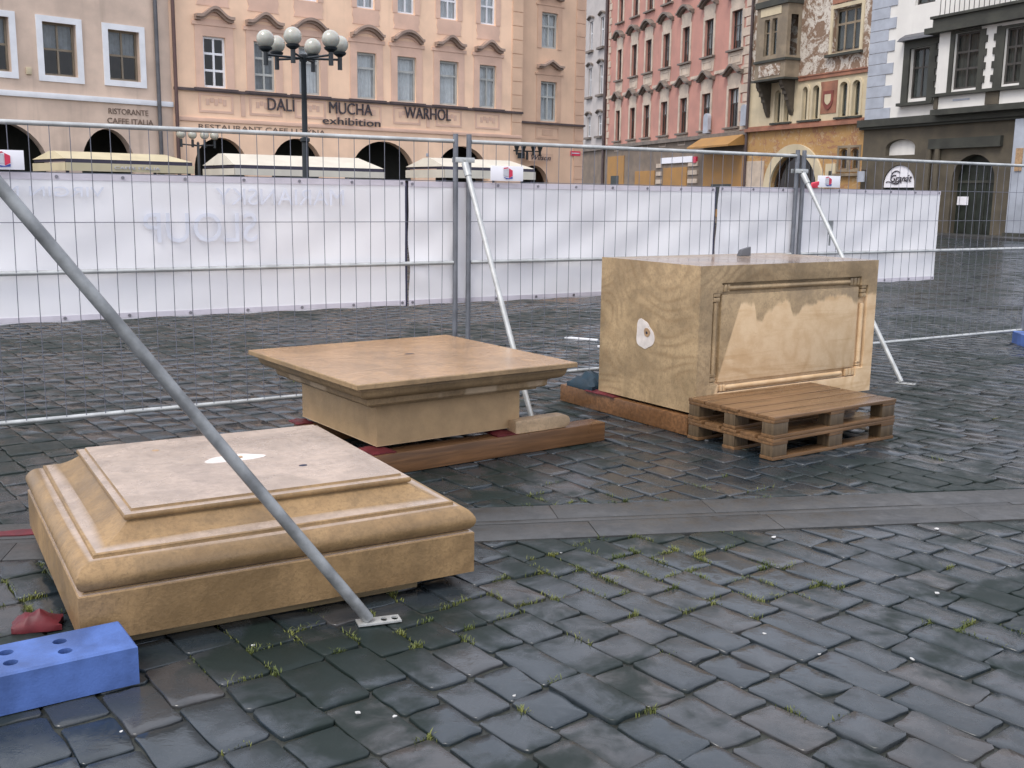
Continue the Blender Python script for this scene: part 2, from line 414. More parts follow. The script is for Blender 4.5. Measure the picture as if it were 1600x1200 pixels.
M['stone1'] = sandstone('sandstone_plinth', (.285,.180,.082), (.50,.36,.2), (.36,.6), .35, (1,1,1), bcol=(.15,.085,.036), bed=9., swirl=70., topwet_sheen=((.47,.365,.29), .16, .36))
M['stone2'] = sandstone('sandstone_cornice', (.30,.20,.105), (.50,.38,.26), (.35,.6), .25, (1,1,1), light_patch=.6, bcol=(.15,.09,.045), topwet_sheen=((.48,.29,.145), .05, .12))
M['stone3'] = sandstone('sandstone_block', (.40,.285,.160), (.68,.50,.31), (.4,.6), .55, (1,1,1.3), dryfn=dry_front, bcol=(.21,.13,.06), bed=22., swirl=125., topwet_sheen=((.36,.26,.19), .10, .2))
M['stone_small'] = sandstone('pale_offcut', (.50,.35,.21), (.5,.4,.3), (.4,.6), .3)
M['beam'] = wood('wet_orange_beam', (.215,.105,.045), .42)
M['pallet'] = wood('pallet_boards', (.225,.125,.06), .36)
M['pallet_grey'] = wood('pallet_blocks', (.145,.10,.058), .5, 2)
M['bearer'] = wood('pale_bearer', (.30,.22,.12), .5)

# ------------------------------------------------------------------ camera, sky, sun
F = 1650.0; CH = 1.65
roll = math.atan(0.0135); pitch = math.radians(10.1526)
fw = Vector((0, math.cos(pitch), -math.sin(pitch))); r0 = Vector((1,0,0)); u0 = r0.cross(fw)
rr = r0*math.cos(roll)+u0*math.sin(roll); uu = -r0*math.sin(roll)+u0*math.cos(roll)
cam = bpy.data.objects.new('camera', bpy.data.cameras.new('camera')); COL.objects.link(cam)
cam.matrix_world = Matrix(((rr.x,uu.x,-fw.x,0),(rr.y,uu.y,-fw.y,0),(rr.z,uu.z,-fw.z,CH),(0,0,0,1)))
cam.data.sensor_width = 36; cam.data.lens = F/1600*36; cam.data.clip_end = 2000; cam.data.clip_start = .05
SC.camera = cam

SUN_EL = math.radians(56); SUN_AZ = math.radians(215)   # compass-like: 0 = +Y, clockwise; behind and left of the camera
w = bpy.data.worlds.new('World'); SC.world = w; w.use_nodes = True
nt = w.node_tree; bg = nt.nodes['Background']
sky = nt.nodes.new('ShaderNodeTexSky'); sky.sky_type = 'NISHITA'; sky.sun_disc = False
sky.sun_elevation = SUN_EL; sky.sun_rotation = SUN_AZ; sky.dust_density = 4.0; sky.air_density = 1.0; sky.ozone_density = 1.0
# overcast: thin uneven cloud evens the sky out and takes most of the blue away
hs = nt.nodes.new('ShaderNodeHueSaturation'); hs.inputs['Saturation'].default_value = .6
nt.links.new(sky.outputs[0], hs.inputs['Color'])
gn = N(nt, 'ShaderNodeTexNoise', Scale=2.2, Detail=4, Roughness=.5); tc = nt.nodes.new('ShaderNodeTexCoord'); nt.links.new(tc.outputs['Generated'], gn.inputs['Vector'])
mxs = mixc(nt, ramp(nt, gn.outputs['Fac'], .3, .7, .45, .8), hs.outputs[0], (7.2,7.5,8.5))
nt.links.new(mxs, bg.inputs['Color']); bg.inputs['Strength'].default_value = .11
sl = bpy.data.lights.new('sun', 'SUN'); sl.energy = 1.0; sl.angle = math.radians(22); sl.color = (1,.95,.88)
so = bpy.data.objects.new('sun', sl); COL.objects.link(so)
sd = Vector((math.sin(SUN_AZ)*math.cos(SUN_EL), math.cos(SUN_AZ)*math.cos(SUN_EL), math.sin(SUN_EL)))
so.rotation_euler = sd.to_track_quat('Z', 'Y').to_euler(); so.location = sd*60
SC.view_settings.view_transform = 'Standard'; SC.view_settings.look = 'None'; SC.view_settings.gamma = 1
SC.view_settings.use_curve_mapping = False; SC.view_settings.exposure = .95

# ------------------------------------------------------------------ lettering
def text(name, s, x0, x1, z0, z1, y, mat, parent, mirror=False, depth=.02, shear=0., bold=0.):
    cu = bpy.data.curves.new(name, 'FONT'); cu.body = s; cu.extrude = .02; cu.offset = bold; cu.shear = shear; cu.resolution_u = 3
    o = bpy.data.objects.new(name, cu)
    me = bpy.data.meshes.new_from_object(o)
    bpy.data.objects.remove(o)
    xs = [v.co.x for v in me.vertices]; ys = [v.co.y for v in me.vertices]
    a, b, c, d = min(xs), max(xs), min(ys), max(ys)
    for v in me.vertices:
        tx = (v.co.x-a)/(b-a)
        if mirror: tx = 1-tx
        v.co = (x0+(x1-x0)*tx, y-depth/2+v.co.z*(depth/.04), z0+(z1-z0)*(v.co.y-c)/(d-c))
    me.materials.clear(); me.materials.append(mat); me.name = name
    o = bpy.data.objects.new(name, me); COL.objects.link(o); o.parent = parent
    return o

# ------------------------------------------------------------------ ground: setts, strip, far paving, grass
BA = math.radians(9.6); BP = Vector((-.15, 4.89)); BW = .545          # granite strip: near edge point, direction, width
bd = Vector((math.cos(BA), math.sin(BA))); bn = Vector((-bd.y, bd.x))
def clip(poly, p, n):
    """keep the part of poly on the side n points to"""
    out = []
    for i in range(len(poly)):
        a = poly[i]; b = poly[(i+1) % len(poly)]
        da = (a-p).dot(n); db = (b-p).dot(n)
        if da >= 0: out.append(a)
        if (da >= 0) != (db >= 0): out.append(a+(b-a)*(da/(da-db)))
    return out
def area(p): return abs(sum(p[i].x*p[(i+1)%len(p)].y-p[(i+1)%len(p)].x*p[i].y for i in range(len(p))))/2
RA = math.radians(-52); rd = Vector((math.cos(RA), math.sin(RA))); rn = Vector((-rd.y, rd.x))
GV = []; GF = []; TONE = []; JOINTS = []
def add_sett(poly, near):
    if area(poly) < .003: return
    c = sum(poly, Vector((0,0)))/len(poly)
    tone = random.random()**1.6
    if random.random() < .05: tone = 1.5
    tilt = Vector((random.gauss(0,.010), random.gauss(0,.010))); h0 = random.gauss(0,.0022)
    # outline: corners cut, edges wandering
    out = []
    k = 3 if near else 1
    for i in range(len(poly)):
        a = poly[i]; b = poly[(i+1) % len(poly)]; e = b-a; L = e.length
        if L < .01: continue
        cut = min(.013, L*.18)
        n = Vector((e.y, -e.x))/L
        st = [cut/L+(1-2*cut/L)*j/k for j in range(k+1)]
        for j, t in enumerate(st):
            jit = random.gauss(0, .0028) if near else random.gauss(0, .002)
            out.append(a+e*t+n*jit)
    m = len(out); b0 = len(GV)
    rings = ((.0,-.03),(.0006,-.0042),(.0025,-.0012),(.006,-.0001),(.05,.0002)) if near else ((.0,-.025),(.0005,-.002),(.003,.0))
    for ins, z in rings:
        for p in out:
            d = c-p; L = d.length; q = p+d*min(.8, ins/max(L,1e-4))
            GV.append((q.x, q.y, z+h0+tilt.dot(q-c)+(random.gauss(0,.0008) if near and ins > .004 else 0))); TONE.append(tone)
    GV.append((c.x, c.y, .002+h0)); TONE.append(tone)
    for r in range(len(rings)-1):
        for i in range(m):
            j = (i+1) % m; GF.append((b0+r*m+i, b0+r*m+j, b0+(r+1)*m+j, b0+(r+1)*m+i))
    e = b0+(len(rings)-1)*m
    for i in range(m): GF.append((e+i, e+(i+1)%m, len(GV)-1))
    if near or c.y < 9.5: JOINTS.append((poly[0], poly[1])); JOINTS.append((poly[1], poly[2 % len(poly)]))
def inview(c): return 2.0 < c.y < 16.5 and abs(c.x) < .60*c.y+.9
row = -18.0; ri = 0
edges = []
y = -16.0
while y < 16.0:
    wdt = random.uniform(.155, .19); edges.append((y, wdt)); y += wdt+.007
for (t0, wd) in edges:
    s = -20+random.random()*.3
    while s < 16:
        L = random.uniform(.20, .34); g = .007
        c = rd*(s+L/2)+rn*(t0+wd/2)
        if inview(c):
            sk = random.gauss(0, .008)
            wob = [Vector((random.gauss(0,.0032), random.gauss(0,.0032))) for _ in range(4)]
            q = [rd*(s+g/2)+rn*t0, rd*(s+L-g/2+sk)+rn*t0, rd*(s+L-g/2)+rn*(t0+wd), rd*(s+g/2+sk)+rn*(t0+wd)]
            q = [a+b for a, b in zip(q, wob)]
            near = c.y < 6.8
            d0 = (c-BP).dot(bn)
            if d0 < -.35 or d0 > BW+.35: add_sett(q, near)
            else:
                lo = clip(q, BP-bn*.008, -bn)
                hi = clip(q, BP+bn*(BW+.008), bn)
                if len(lo) > 2: add_sett(lo, near)
                if len(hi) > 2: add_sett(hi, near)
        s += L+g
me = bpy.data.meshes.new('paving_setts'); me.from_pydata(GV, [], GF)
at = me.attributes.new('tone', 'FLOAT', 'POINT'); at.data.foreach_set('value', TONE)
me.polygons.foreach_set('use_smooth', [True]*len(me.polygons)); me.materials.append(M['sett'])
o = bpy.data.objects.new('paving_setts', me); COL.objects.link(o); tag(o, kind='structure')

g = MB(); g.poly([(-7,1,-.0125),(7,1,-.0125),(12,17,-.0125),(-12,17,-.0125)]); tag(g.build('joint_bed', M['joint']), kind='structure')
g = MB()
hole = [(-.60*2.0-.9,2.0),(.60*2.0+.9,2.0),(.60*16.5+.9,16.5),(-.60*16.5-.9,16.5)]
big = [(-260,-60),(260,-60),(260,400),(-260,400)]
for i in range(4):
    j = (i+1) % 4; g.poly([(*big[i],-.004),(*big[j],-.004),(*hole[j],-.004),(*hole[i],-.004)])
tag(g.build('ground', M['sett_far']), kind='structure')
# granite strip of long slabs laid in two courses
g = MB(); gap = .003
for cidx, (a, b) in enumerate(((0, .245), (.251, .30), (.306, BW))):
    s = -4.2+cidx*.4
    while s < 5.5:
        L = random.uniform(.7, 1.25) if cidx != 1 else random.uniform(1.2,1.6)
        p = [BP+bd*(s+gap)+bn*a, BP+bd*(s+L)+bn*a, BP+bd*(s+L)+bn*b, BP+bd*(s+gap)+bn*b]
        z = random.gauss(.002, .0012)
        g.hull8([(q.x,q.y,-.03) for q in p], [(q.x,q.y,z) for q in p])
        s += L
tag(g.build('granite_strip', M['granite'], bevel=.002, seg=2), kind='structure')

# grass and moss in the joints
g = MB()
patches = [(.50,4.62,.40,1.0),(.85,4.62,.35,.9),(1.25,4.45,.35,.9),(1.05,4.15,.22,.6),(-.1,4.15,.28,.8),(-.45,3.78,.26,1.0),(-.75,3.72,.2,.6),(.25,4.3,.3,.6),(1.85,3.85,.26,1.0),(2.2,3.8,.2,.7),
           (.6,3.5,.3,.25),(1.3,3.4,.3,.3),(-2.1,4.2,.4,.8),(-1.9,3.9,.3,.7),(2.6,4.6,.5,.2),(.1,3.1,.5,.14),(.7,3.0,.5,.16),(-.6,3.2,.4,.15),(.3,5.7,.4,.4),(1.3,5.9,.6,.22),(-.9,3.55,.3,.4)]
for a, b in JOINTS:
    mid = (a+b)/2
    p = sum(d*math.exp(-((mid.x-x)**2+(mid.y-yy)**2)/(2*(rad*.6)**2)) for x, yy, rad, d in patches)
    if random.random() > p*1.15+.012: continue
    t0 = random.random(); span = random.uniform(.1,.5)
    for k in range(int(random.uniform(30, 110)*min(1.5,.35+p))):
        q = a+(b-a)*min(1,max(0,t0+random.gauss(0,span*.5)))+Vector((random.gauss(0,.009), random.gauss(0,.009)))
        h = abs(random.gauss(.005,.007))+.004; ang = random.random()*2*PI; lean = random.uniform(.3,1.4)*h
        dx, dy = math.cos(ang), math.sin(ang); wv = random.uniform(.0012,.0026)
        m1 = (q.x+dx*lean*.4, q.y+dy*lean*.4, h*.7-.008); tip = (q.x+dx*lean, q.y+dy*lean, h-.006)
        g.poly([(q.x-dy*wv,q.y+dx*wv,-.015),(q.x+dy*wv,q.y-dx*wv,-.015),(m1[0]+dy*wv*.8,m1[1]-dx*wv*.8,m1[2]),(m1[0]-dy*wv*.8,m1[1]+dx*wv*.8,m1[2])])
        g.poly([(m1[0]-dy*wv*.8,m1[1]+dx*wv*.8,m1[2]),(m1[0]+dy*wv*.8,m1[1]-dx*wv*.8,m1[2]),tip])
tag(g.build('joint_grass', M['grass'], fix=False), 'tufts of yellow green grass and moss growing in the joints between setts', 'grass', kind='stuff')

# scraps of litter, each its own thing
def scrap(x, y, s, rz, label, group=None):
    s *= .8
    m = MB(); pts = []
    n = random.randint(5,7)
    for i in range(n):
        t = 2*PI*i/n+random.uniform(-.3,.3); pts.append((s*math.cos(t)*random.uniform(.6,1.1), s*.7*math.sin(t)*random.uniform(.6,1.1)))
    k = len(pts)
    top = [(px,py,.004+random.uniform(0,.004)) for px,py in pts]; bot = [(px*.95,py*.95,.003) for px,py in pts]
    m.poly(top); m.poly(bot[::-1])
    for i in range(k): m.poly([bot[i],bot[(i+1)%k],top[(i+1)%k],top[i]])
    o = m.build('paper_scrap', M['paper'], loc=(x,y,.003)); o.rotation_euler.z = rz
    tag(o, label, 'litter', group)
scrap(2.17,5.16,.022,.3,'beige scrap of paper beyond the granite strip, farthest right of the litter')
scrap(1.82,4.27,.018,1.,'white scrap of paper lying among the dark setts right of the weedy joint')
scrap(.98,3.82,.013,2.,'small bright white crumb on a sett in the middle foreground')
scrap(1.30,4.99,.022,.7,'pale scrap of paper just in front of the granite strip')
scrap(1.47,3.61,.015,1.9,'white sliver of paper on dark wet setts at lower right')
scrap(1.14,3.64,.010,.2,'tiny pinkish crumb of litter next to the white sliver at lower right')
scrap(.24,4.72,.009,.5,'tiny white crumb on a sett beside the corner of the moulded plinth stone')
scrap(.02,3.28,.009,.5,'tiny white crumb on a sett at the bottom middle of the picture')
scrap(-.48,3.15,.015,.2,'thin pale smear of wet paper on a sett, left of its near twin', 'paper smears on the front setts')
scrap(-.36,3.13,.013,.9,'small pale smear of wet paper on a sett, right of its near twin', 'paper smears on the front setts')
scrap(-1.19,3.01,.009,.9,'white crumb on dark setts in front of the blue concrete foot')
scrap(-.94,3.65,.012,.3,'pale crumb on the setts in the shade between blue foot and plinth stone')

# ------------------------------------------------------------------ the three carved stones
# 1. moulded plinth stone in front
S1 = thing('plinth_stone', 'low square sandstone base with rolled moulding and stepped top, behind the leaning steel tube', 'carved stone', (-1.228,4.589,0), .53)
prof = [(0,.06),(0,.232),(.004,.237),(.016,.239),(.020,.243)]
for i in range(11):
    t = -PI*.5+PI*.93*i/10; prof.append((.032-.038*math.cos(t)+ (.018 if t > 0 else 0)*math.sin(t), .294+.051*math.sin(t)))
prof += [(.066,.347),(.067,.349),(.067,.360),(.070,.362)]
for i in range(1, 10):
    t = i/10; prof.append((.070+.140*t, .362+.062*(.25*t+.75*t**2.2)))
prof += [(.213,.427),(.214,.430),(.205,.433)]
for i in range(5):
    t = -PI*.4+PI*.8*i/4; prof.append((.207-.006*math.cos(t), .443+.011*math.sin(t)))
prof += [(.2155,.4555),(.232,.4565),(.2335,.459),(.236,.4665),(.239,.467)]
MB().rings(prof, 1.579/2, 1.563/2).build('body', M['stone1'], S1, smooth=28)
def blob(name, mat, parent, pts, fn, th=.002):
    m = MB(); a = [fn(u, v, th) for u, v in pts]; b = [fn(u, v, 0) for u, v in pts]
    m.poly(a)
    for i in range(len(pts)):
        j = (i+1) % len(pts); m.poly([b[i], b[j], a[j], a[i]])
    return m.build(name, mat, parent)
def ragged(cx, cy, rx, ry, n=26, k=.12, seed=1):
    rnd = random.Random(seed); ph = [rnd.uniform(0, 2*PI) for _ in range(4)]
    return [(cx+rx*math.cos(t)*(1+k*(math.sin(2*t+ph[0])+.6*math.sin(3*t+ph[1])+.4*math.sin(5*t+ph[2]))),
             cy+ry*math.sin(t)*(1+k*(math.sin(2*t+ph[0])+.6*math.sin(3*t+ph[1])+.4*math.sin(5*t+ph[2])))) for t in [2*PI*i/n for i in range(n)]]
blob('filler_patch', M['plaster_patch'], S1, ragged(.0,.03,.115,.070,30,.16,seed=3), lambda u,v,h: (u,v,.467+h))
blob('plug', M['filler_brown'], S1, ragged(.02,.03,.016,.016,14,.05), lambda u,v,h: (u,v,.468+h*1.5), .003)
blob('dowel_hole', M['hole'], S1, ragged(.23,-.23,.018,.016,14,.08), lambda u,v,h: (u,v,.467+h), .001)
blob('dowel_hole', M['filler_brown'], S1, ragged(-.28,.34,.016,.014,14,.08,5), lambda u,v,h: (u,v,.467+h), .001)
for yy, x0, x1 in ((-.70,-.74,.56),(.62,-.7,.7)):
    b = thing('timber_bearer', 'pale flat timber bearer lying under the front edge of the plinth stone' if yy < 0 else 'pale flat timber bearer lying under the rear of the plinth stone', 'timber', (-1.228,4.589,0), .53)
    MB().box(x0,x1,yy,yy+.10,.004,.058).build('board', M['bearer'], b, bevel=.003)
# 2. cornice stone in the middle
S2A = .626
S2 = thing('cornice_stone', 'sandstone slab with wide overhanging cornice top and narrower base, on an orange beam', 'carved stone', (-.68,6.862,0), S2A)
hb = 1.578/2; prof = [(hb-.527,.160),(hb-.525,.164),(hb-.525,.400),(hb-.531,.412),(hb-.60,.416),(hb-.604,.428),(hb-.640,.436),(hb-.650,.446),(hb-.653,.478),(hb-.665,.486)]
for i in range(8):
    t = i/7; prof.append((hb-.668-.070*math.sin(t*PI/2), .488+.050*(1-math.cos(t*PI/2))))
prof += [(hb-.742,.545),(hb-.742,.556),(hb-.760,.560),(.004,.566),(0,.570),(0,.594),(.004,.599)]
MB().rings(prof, 1.578/2, 1.568/2).build('body', M['stone2'], S2, smooth=25)
blob('dowel_hole', M['hole'], S2, ragged(.05,.08,.035,.016,14,.1,9), lambda u,v,h: (u,v,.599+h), .001)
def beam(label, parent_loc, rz, x0, x1, y0, y1, z1, mat='beam'):
    t = thing('timber_beam', label, 'timber', parent_loc, rz)
    MB().box(x0,x1,y0,y1,.002,z1).build('beam_body', M[mat], t, bevel=.006)
    return t
beam('long wet orange timber beam under the front of the cornice stone, with its right end bare', (-.68,6.862,0), S2A, -.60,1.185,-.615,-.47,.130)
beam('wet timber beam under the rear of the cornice stone', (-.68,6.862,0), S2A, -.60,1.0,.36,.50,.130)
def strap(name, label, loc, rz, x0, x1, y0, y1, z0, z1, mat='red_strap', seed=1):
    """a folded, crumpled piece of webbing"""
    rnd = random.Random(seed); m = MB(); nx, ny = 9, 6; P = []
    for i in range(nx):
        for j in range(ny):
            u, v = i/(nx-1), j/(ny-1)
            edge = min(1, 4*u*(1-u)+.05)*min(1, 4*v*(1-v)+.05)
            P.append((x0+(x1-x0)*u+rnd.gauss(0,.004), y0+(y1-y0)*v+rnd.gauss(0,.004), z0+(z1-z0)*(.25+.75*edge*(.35+.65*rnd.random()))))
    n = len(P)
    Q = [(p[0],p[1],z0) for p in P]
    m.v = P+Q
    for i in range(nx-1):
        for j in range(ny-1):
            a,b,c,d = i*ny+j,(i+1)*ny+j,(i+1)*ny+j+1,i*ny+j+1
            m.f += [(a,b,c,d),(n+d,n+c,n+b,n+a)]
    rim = [i*ny for i in range(nx)]+[(nx-1)*ny+j for j in range(1,ny)]+[i*ny+ny-1 for i in range(nx-2,-1,-1)]+[j for j in range(ny-2,0,-1)]
    for a, b in zip(rim, rim[1:]+rim[:1]): m.f.append((b,a,n+a,n+b))
    o = m.build(name, M[mat], smooth=50, loc=loc); o.rotation_euler.z = rz
    return tag(o, label, 'lifting strap')
strap('lifting_strap', 'red lifting strap pinched under the near left corner of the cornice stone', (-.68,6.862,0), S2A, -.60,-.44,-.60,-.40,1.0*.131,.159, seed=2)
strap('lifting_strap', 'small red lifting strap on the orange beam under the right end of the cornice stone', (-.68,6.862,0), S2A, .30,.47,-.60,-.35,1.0*.131,.159, seed=3)
strap('lifting_strap', 'dark red strap poking out under the far left corner of the cornice stone', (-.68,6.862,0), S2A, -.62,-.50,.40,.56,.131,.158, seed=4)
t = thing('rounded_offcut', 'pale block with one rounded end standing on the bare right end of the orange beam', 'block', (-.68,6.862,0), S2A)
pf = [(.44,.1315),(.84,.1315)]+[(.84+.045*math.sin(a)*1.1,.174-.0425*math.cos(a)) for a in [PI*i/8 for i in range(1,8)]]+[(.84,.2165),(.44,.2165)]
MB().prism(pf, -.60, -.50).build('block_body', M['stone_small'], t, bevel=.006)
# 3. big panelled block on the right
S3A = .591
S3 = thing('panelled_block', 'tall boxy sandstone block with framed panel, pale dry patch and white filler spot', 'carved stone', (1.761,8.191,0), S3A)
def panel_block():
    m = MB(); hx, hy = .943, .538; z0, z1 = .160, 1.189
    m.poly([(-hx,hy,z0),(-hx,-hy,z0),(-hx,-hy,z1),(-hx,hy,z1)][::-1]); m.poly([(hx,-hy,z0),(hx,hy,z0),(hx,hy,z1),(hx,-hy,z1)])
    m.poly([(hx,hy,z0),(-hx,hy,z0),(-hx,hy,z1),(hx,hy,z1)]); m.poly([(-hx,-hy,z1),(hx,-hy,z1),(hx,hy,z1),(-hx,hy,z1)]); m.poly([(-hx,-hy,z0),(-hx,hy,z0),(hx,hy,z0),(hx,-hy,z0)])
    X = [-hx,-.815,-.735,-.722,.740,.753,.838,hx]; Z = [z0,.290,.352,.364,.985,.998,1.066,z1]
    def dep(x, z):
        inn = -.722 < x < .740 and .364 < z < .985
        if inn: return .012
        a = -.735 < x < .753 and .290 < z < 1.066; b = -.815 < x < .838 and .352 < z < .998
        return .036 if (a or b) else 0
    D = [[dep((X[i]+X[i+1])/2, (Z[j]+Z[j+1])/2) for j in range(len(Z)-1)] for i in range(len(X)-1)]
    for i in range(len(X)-1):
        for j in range(len(Z)-1):
            d = D[i][j]; y = -hy+d
            m.poly([(X[i],y,Z[j]),(X[i+1],y,Z[j]),(X[i+1],y,Z[j+1]),(X[i],y,Z[j+1])])
            if i+1 < len(X)-1 and D[i+1][j] != d:
                y2 = -hy+D[i+1][j]; m.poly([(X[i+1],y,Z[j]),(X[i+1],y2,Z[j]),(X[i+1],y2,Z[j+1]),(X[i+1],y,Z[j+1])])
            if j+1 < len(Z)-1 and D[i][j+1] != d:
                y2 = -hy+D[i][j+1]; m.poly([(X[i],y,Z[j+1]),(X[i+1],y,Z[j+1]),(X[i+1],y2,Z[j+1]),(X[i],y2,Z[j+1])])
    return m
panel_block().build('body', M['stone3'], S3, bevel=.004)
y = -.538+.022
for (a, b) in (((-.66,1.028),(.63,1.028)),((-.66,.322),(.60,.322)),((-.777,.42),(-.777,.93)),((.797,.40),(.797,.86))):
    MB().tube((a[0],y,a[1]),(b[0],y,b[1]),.019,10).build('frame_bead', M['stone3'], S3, smooth=40)
rnd = random.Random(4)
for cx, cz, w_, h_ in ((-.775,.985,.035,.05),(-.695,1.03,.05,.028),(.70,1.03,.06,.03),(.80,.955,.03,.05),(.70,.325,.06,.03),(-.775,.385,.03,.05),(-.69,.322,.045,.025),(.797,.375,.028,.03)):
    m = MB()
    for k in range(3):
        x0 = cx-w_+2*w_*k/3 if w_ > h_ else cx-w_; x1 = x0+(2*w_/3 if w_ > h_ else 2*w_)
        zz0 = cz-h_ if w_ > h_ else cz-h_+2*h_*k/3; zz1 = zz0+(2*h_ if w_ > h_ else 2*h_/3)
        m.box(x0+.003,x1-.003,-.538+.004+rnd.random()*.012,-.4995,zz0+.002,zz1-.002)
    m.build('corner_boss', M['stone3'], S3, bevel=.006)
LX = -.943
blob('filler_patch', M['plaster_patch'], S3, [(.02+u*1.0, .655+v) for u, v in ragged(.0,.0,.085,.12,34,.17,seed=21)], lambda u,v,h: (LX-h,u,v), .003)
blob('plug', M['filler_brown'], S3, ragged(-.01,.675,.032,.034,18,.06), lambda u,v,h: (LX-.003-h,u,v), .003)
blob('plug_hole', M['hole'], S3, ragged(-.008,.672,.010,.011,12,.06), lambda u,v,h: (LX-.006-h,u,v), .001)
beam('wet orange timber beam along the left side of the panelled block', (1.761,8.191,0), S3A, -.975,-.80,-.50,1.0,.138)
beam('wet timber beam under the right side of the panelled block', (1.761,8.191,0), S3A, .72,.88,-.50,.62,.138)
strap('lifting_strap', 'dark red strap lying on the beam under the far left corner of the panelled block', (1.761,8.191,0), S3A, -.99,-.86,.30,.66,.139,.159, seed=5)
strap('strap_bundle', 'dark teal bundle of webbing on the beam end behind the panelled block', (1.761,8.191,0), S3A, -.97,-.74,.60,.92,.1395,.275, 'teal_strap', 6)
o = MB().hull8([(-.05,-.03,0),(.05,-.03,0),(.05,.03,0),(-.05,.03,0)],[(-.03,-.02,.05),(.055,-.02,.075),(.05,.02,.072),(-.03,.02,.05)]).build('stone_chip', M['pipe_grey'], bevel=.006, loc=(1.86,8.60,1.190)); o.rotation_euler.z=.4
tag(o, 'small grey wedge lying on top of the panelled block', 'chip')
for x, y, a, L, lab in ((.80,12.2,-.5,.42,'longer white lath on the paving beyond the gap between the cornice and panelled stones'),(1.05,11.6,.3,.22,'short white lath lying on the paving in front of the longer one')):
    o = MB().box(-L/2,L/2,-.022,.022,0,.02).build('white_lath', M['white_paint'], bevel=.003, loc=(x,y,.002)); o.rotation_euler.z = a; tag(o, lab[:200], 'lath')
# ------------------------------------------------------------------ two stacked pallets
def pallet(label, z):
    t = thing('wooden_pallet', label, 'pallet', (1.955,7.215,z), .606, 'stacked pallets')
    L, Wd = 1.24, .776; rnd = random.Random(int(z*100)+3)
    m = MB(); k = 5; gp = .012 if z > .1 else .03; ww = (Wd-gp*(k-1))/k
    for i in range(k):
        y0 = -Wd/2+i*(ww+gp); m.box(-L/2+rnd.uniform(-.006,.006), L/2+rnd.uniform(-.006,.006), y0, y0+ww, .1185+rnd.uniform(-.001,.001), .140+rnd.uniform(0,.002))
    m.build('deck', M['pallet'], t, bevel=.003)
    for x in (-L/2, -.07, L/2-.14):
        MB().box(x,x+.14,-Wd/2+.004,Wd/2-.004,.098,.118).build('stringer', M['pallet'], t, bevel=.002)
        for y in (-Wd/2+.006, -.05, Wd/2-.106):
            MB().box(x+.002,x+.138,y,y+.10,.0225,.0975).build('block', M['pallet_grey'], t, bevel=.004)
    for y in (-Wd/2, -.055, Wd/2-.11):
        MB().box(-L/2,L/2,y,y+.11,.001,.022).build('bottom_board', M['pallet'], t, bevel=.002)
pallet('lower of two stacked wooden pallets, its boards damp, in front of the panelled block', .001)
pallet('upper of two stacked wooden pallets with a closed deck of wet brown boards', .1435)

# ------------------------------------------------------------------ blue concrete feet
def blue_foot(label, loc, rz):
    t = thing('concrete_block', label, 'concrete block', loc, rz, 'blue concrete fence feet')
    m = MB(); L, W_, H_, c_ = .76, .25, .138, .007
    A0, A1, B0, B1 = -L/2+c_, L/2-c_, -W_/2+c_, W_/2-c_
    nx, ny = 9, 2; sx, sy = (A1-A0)/nx, (B1-B0)/ny; holes = []
    for i in range(nx):
        for j in range(ny):
            x0, y0 = A0+i*sx, B0+j*sy
            if i in (4, 6):
                cx, cy, r = x0+sx/2, y0+sy*(.62 if j == 0 else .38), .023; n = 16; sq = []
                for k in range(n):
                    a = 2*PI*k/n-3*PI/4; c, s_ = math.cos(a), math.sin(a); f = 1/max(abs(c),abs(s_))
                    sq.append((x0+sx/2+c*f*sx/2, y0+sy/2+s_*f*sy/2, H_))
                ci = [(cx+r*math.cos(2*PI*k/n-3*PI/4), cy+r*math.sin(2*PI*k/n-3*PI/4)) for k in range(n)]
                for k in range(n):
                    l = (k+1) % n
                    m.poly([sq[k],sq[l],(*ci[l],H_),(*ci[k],H_)]); m.poly([(*ci[k],H_),(*ci[l],H_),(*ci[l],.03),(*ci[k],.03)])
                holes.append([(x,y,.03) for x,y in ci])
            else: m.poly([(x0,y0,H_),(x0+sx,y0,H_),(x0+sx,y0+sy,H_),(x0,y0+sy,H_)])
    t_ = [(A0,B0,H_),(A1,B0,H_),(A1,B1,H_),(A0,B1,H_)]; e_ = [(-L/2,-W_/2),(L/2,-W_/2),(L/2,W_/2),(-L/2,W_/2)]
    for i in range(4):
        k = (i+1) % 4
        m.poly([(*e_[i],H_-c_),(*e_[k],H_-c_),t_[k],t_[i]]); m.poly([(*e_[i],0),(*e_[k],0),(*e_[k],H_-c_),(*e_[i],H_-c_)])
    m.build('concrete_body', M['blue_block'], t)
    h = MB()
    for p in holes: h.poly(p)
    h.build('socket_floor', M['hole'], t)
    return t
FDIR = math.atan2(.529,.8487)
blue_foot('blue painted concrete fence foot with sockets, close in front at lower left', (-1.634,3.236,.002), math.atan2(.241,.366)+.01)
blue_foot('blue painted concrete fence foot at the far right edge, under the fence panel', (6.02,12.08,.002), FDIR+.9)
strap('lifting_strap', 'heap of dark red webbing behind the near blue concrete foot', (-1.80,3.80,.002), .3, -.085,.085,-.055,.06,0,.08, seed=8)
strap('lifting_strap', 'end of a red strap lying flat left of the plinth stone', (-2.32,4.92,.003), .25, -.32,.22,-.035,.035,0,.02, seed=9)

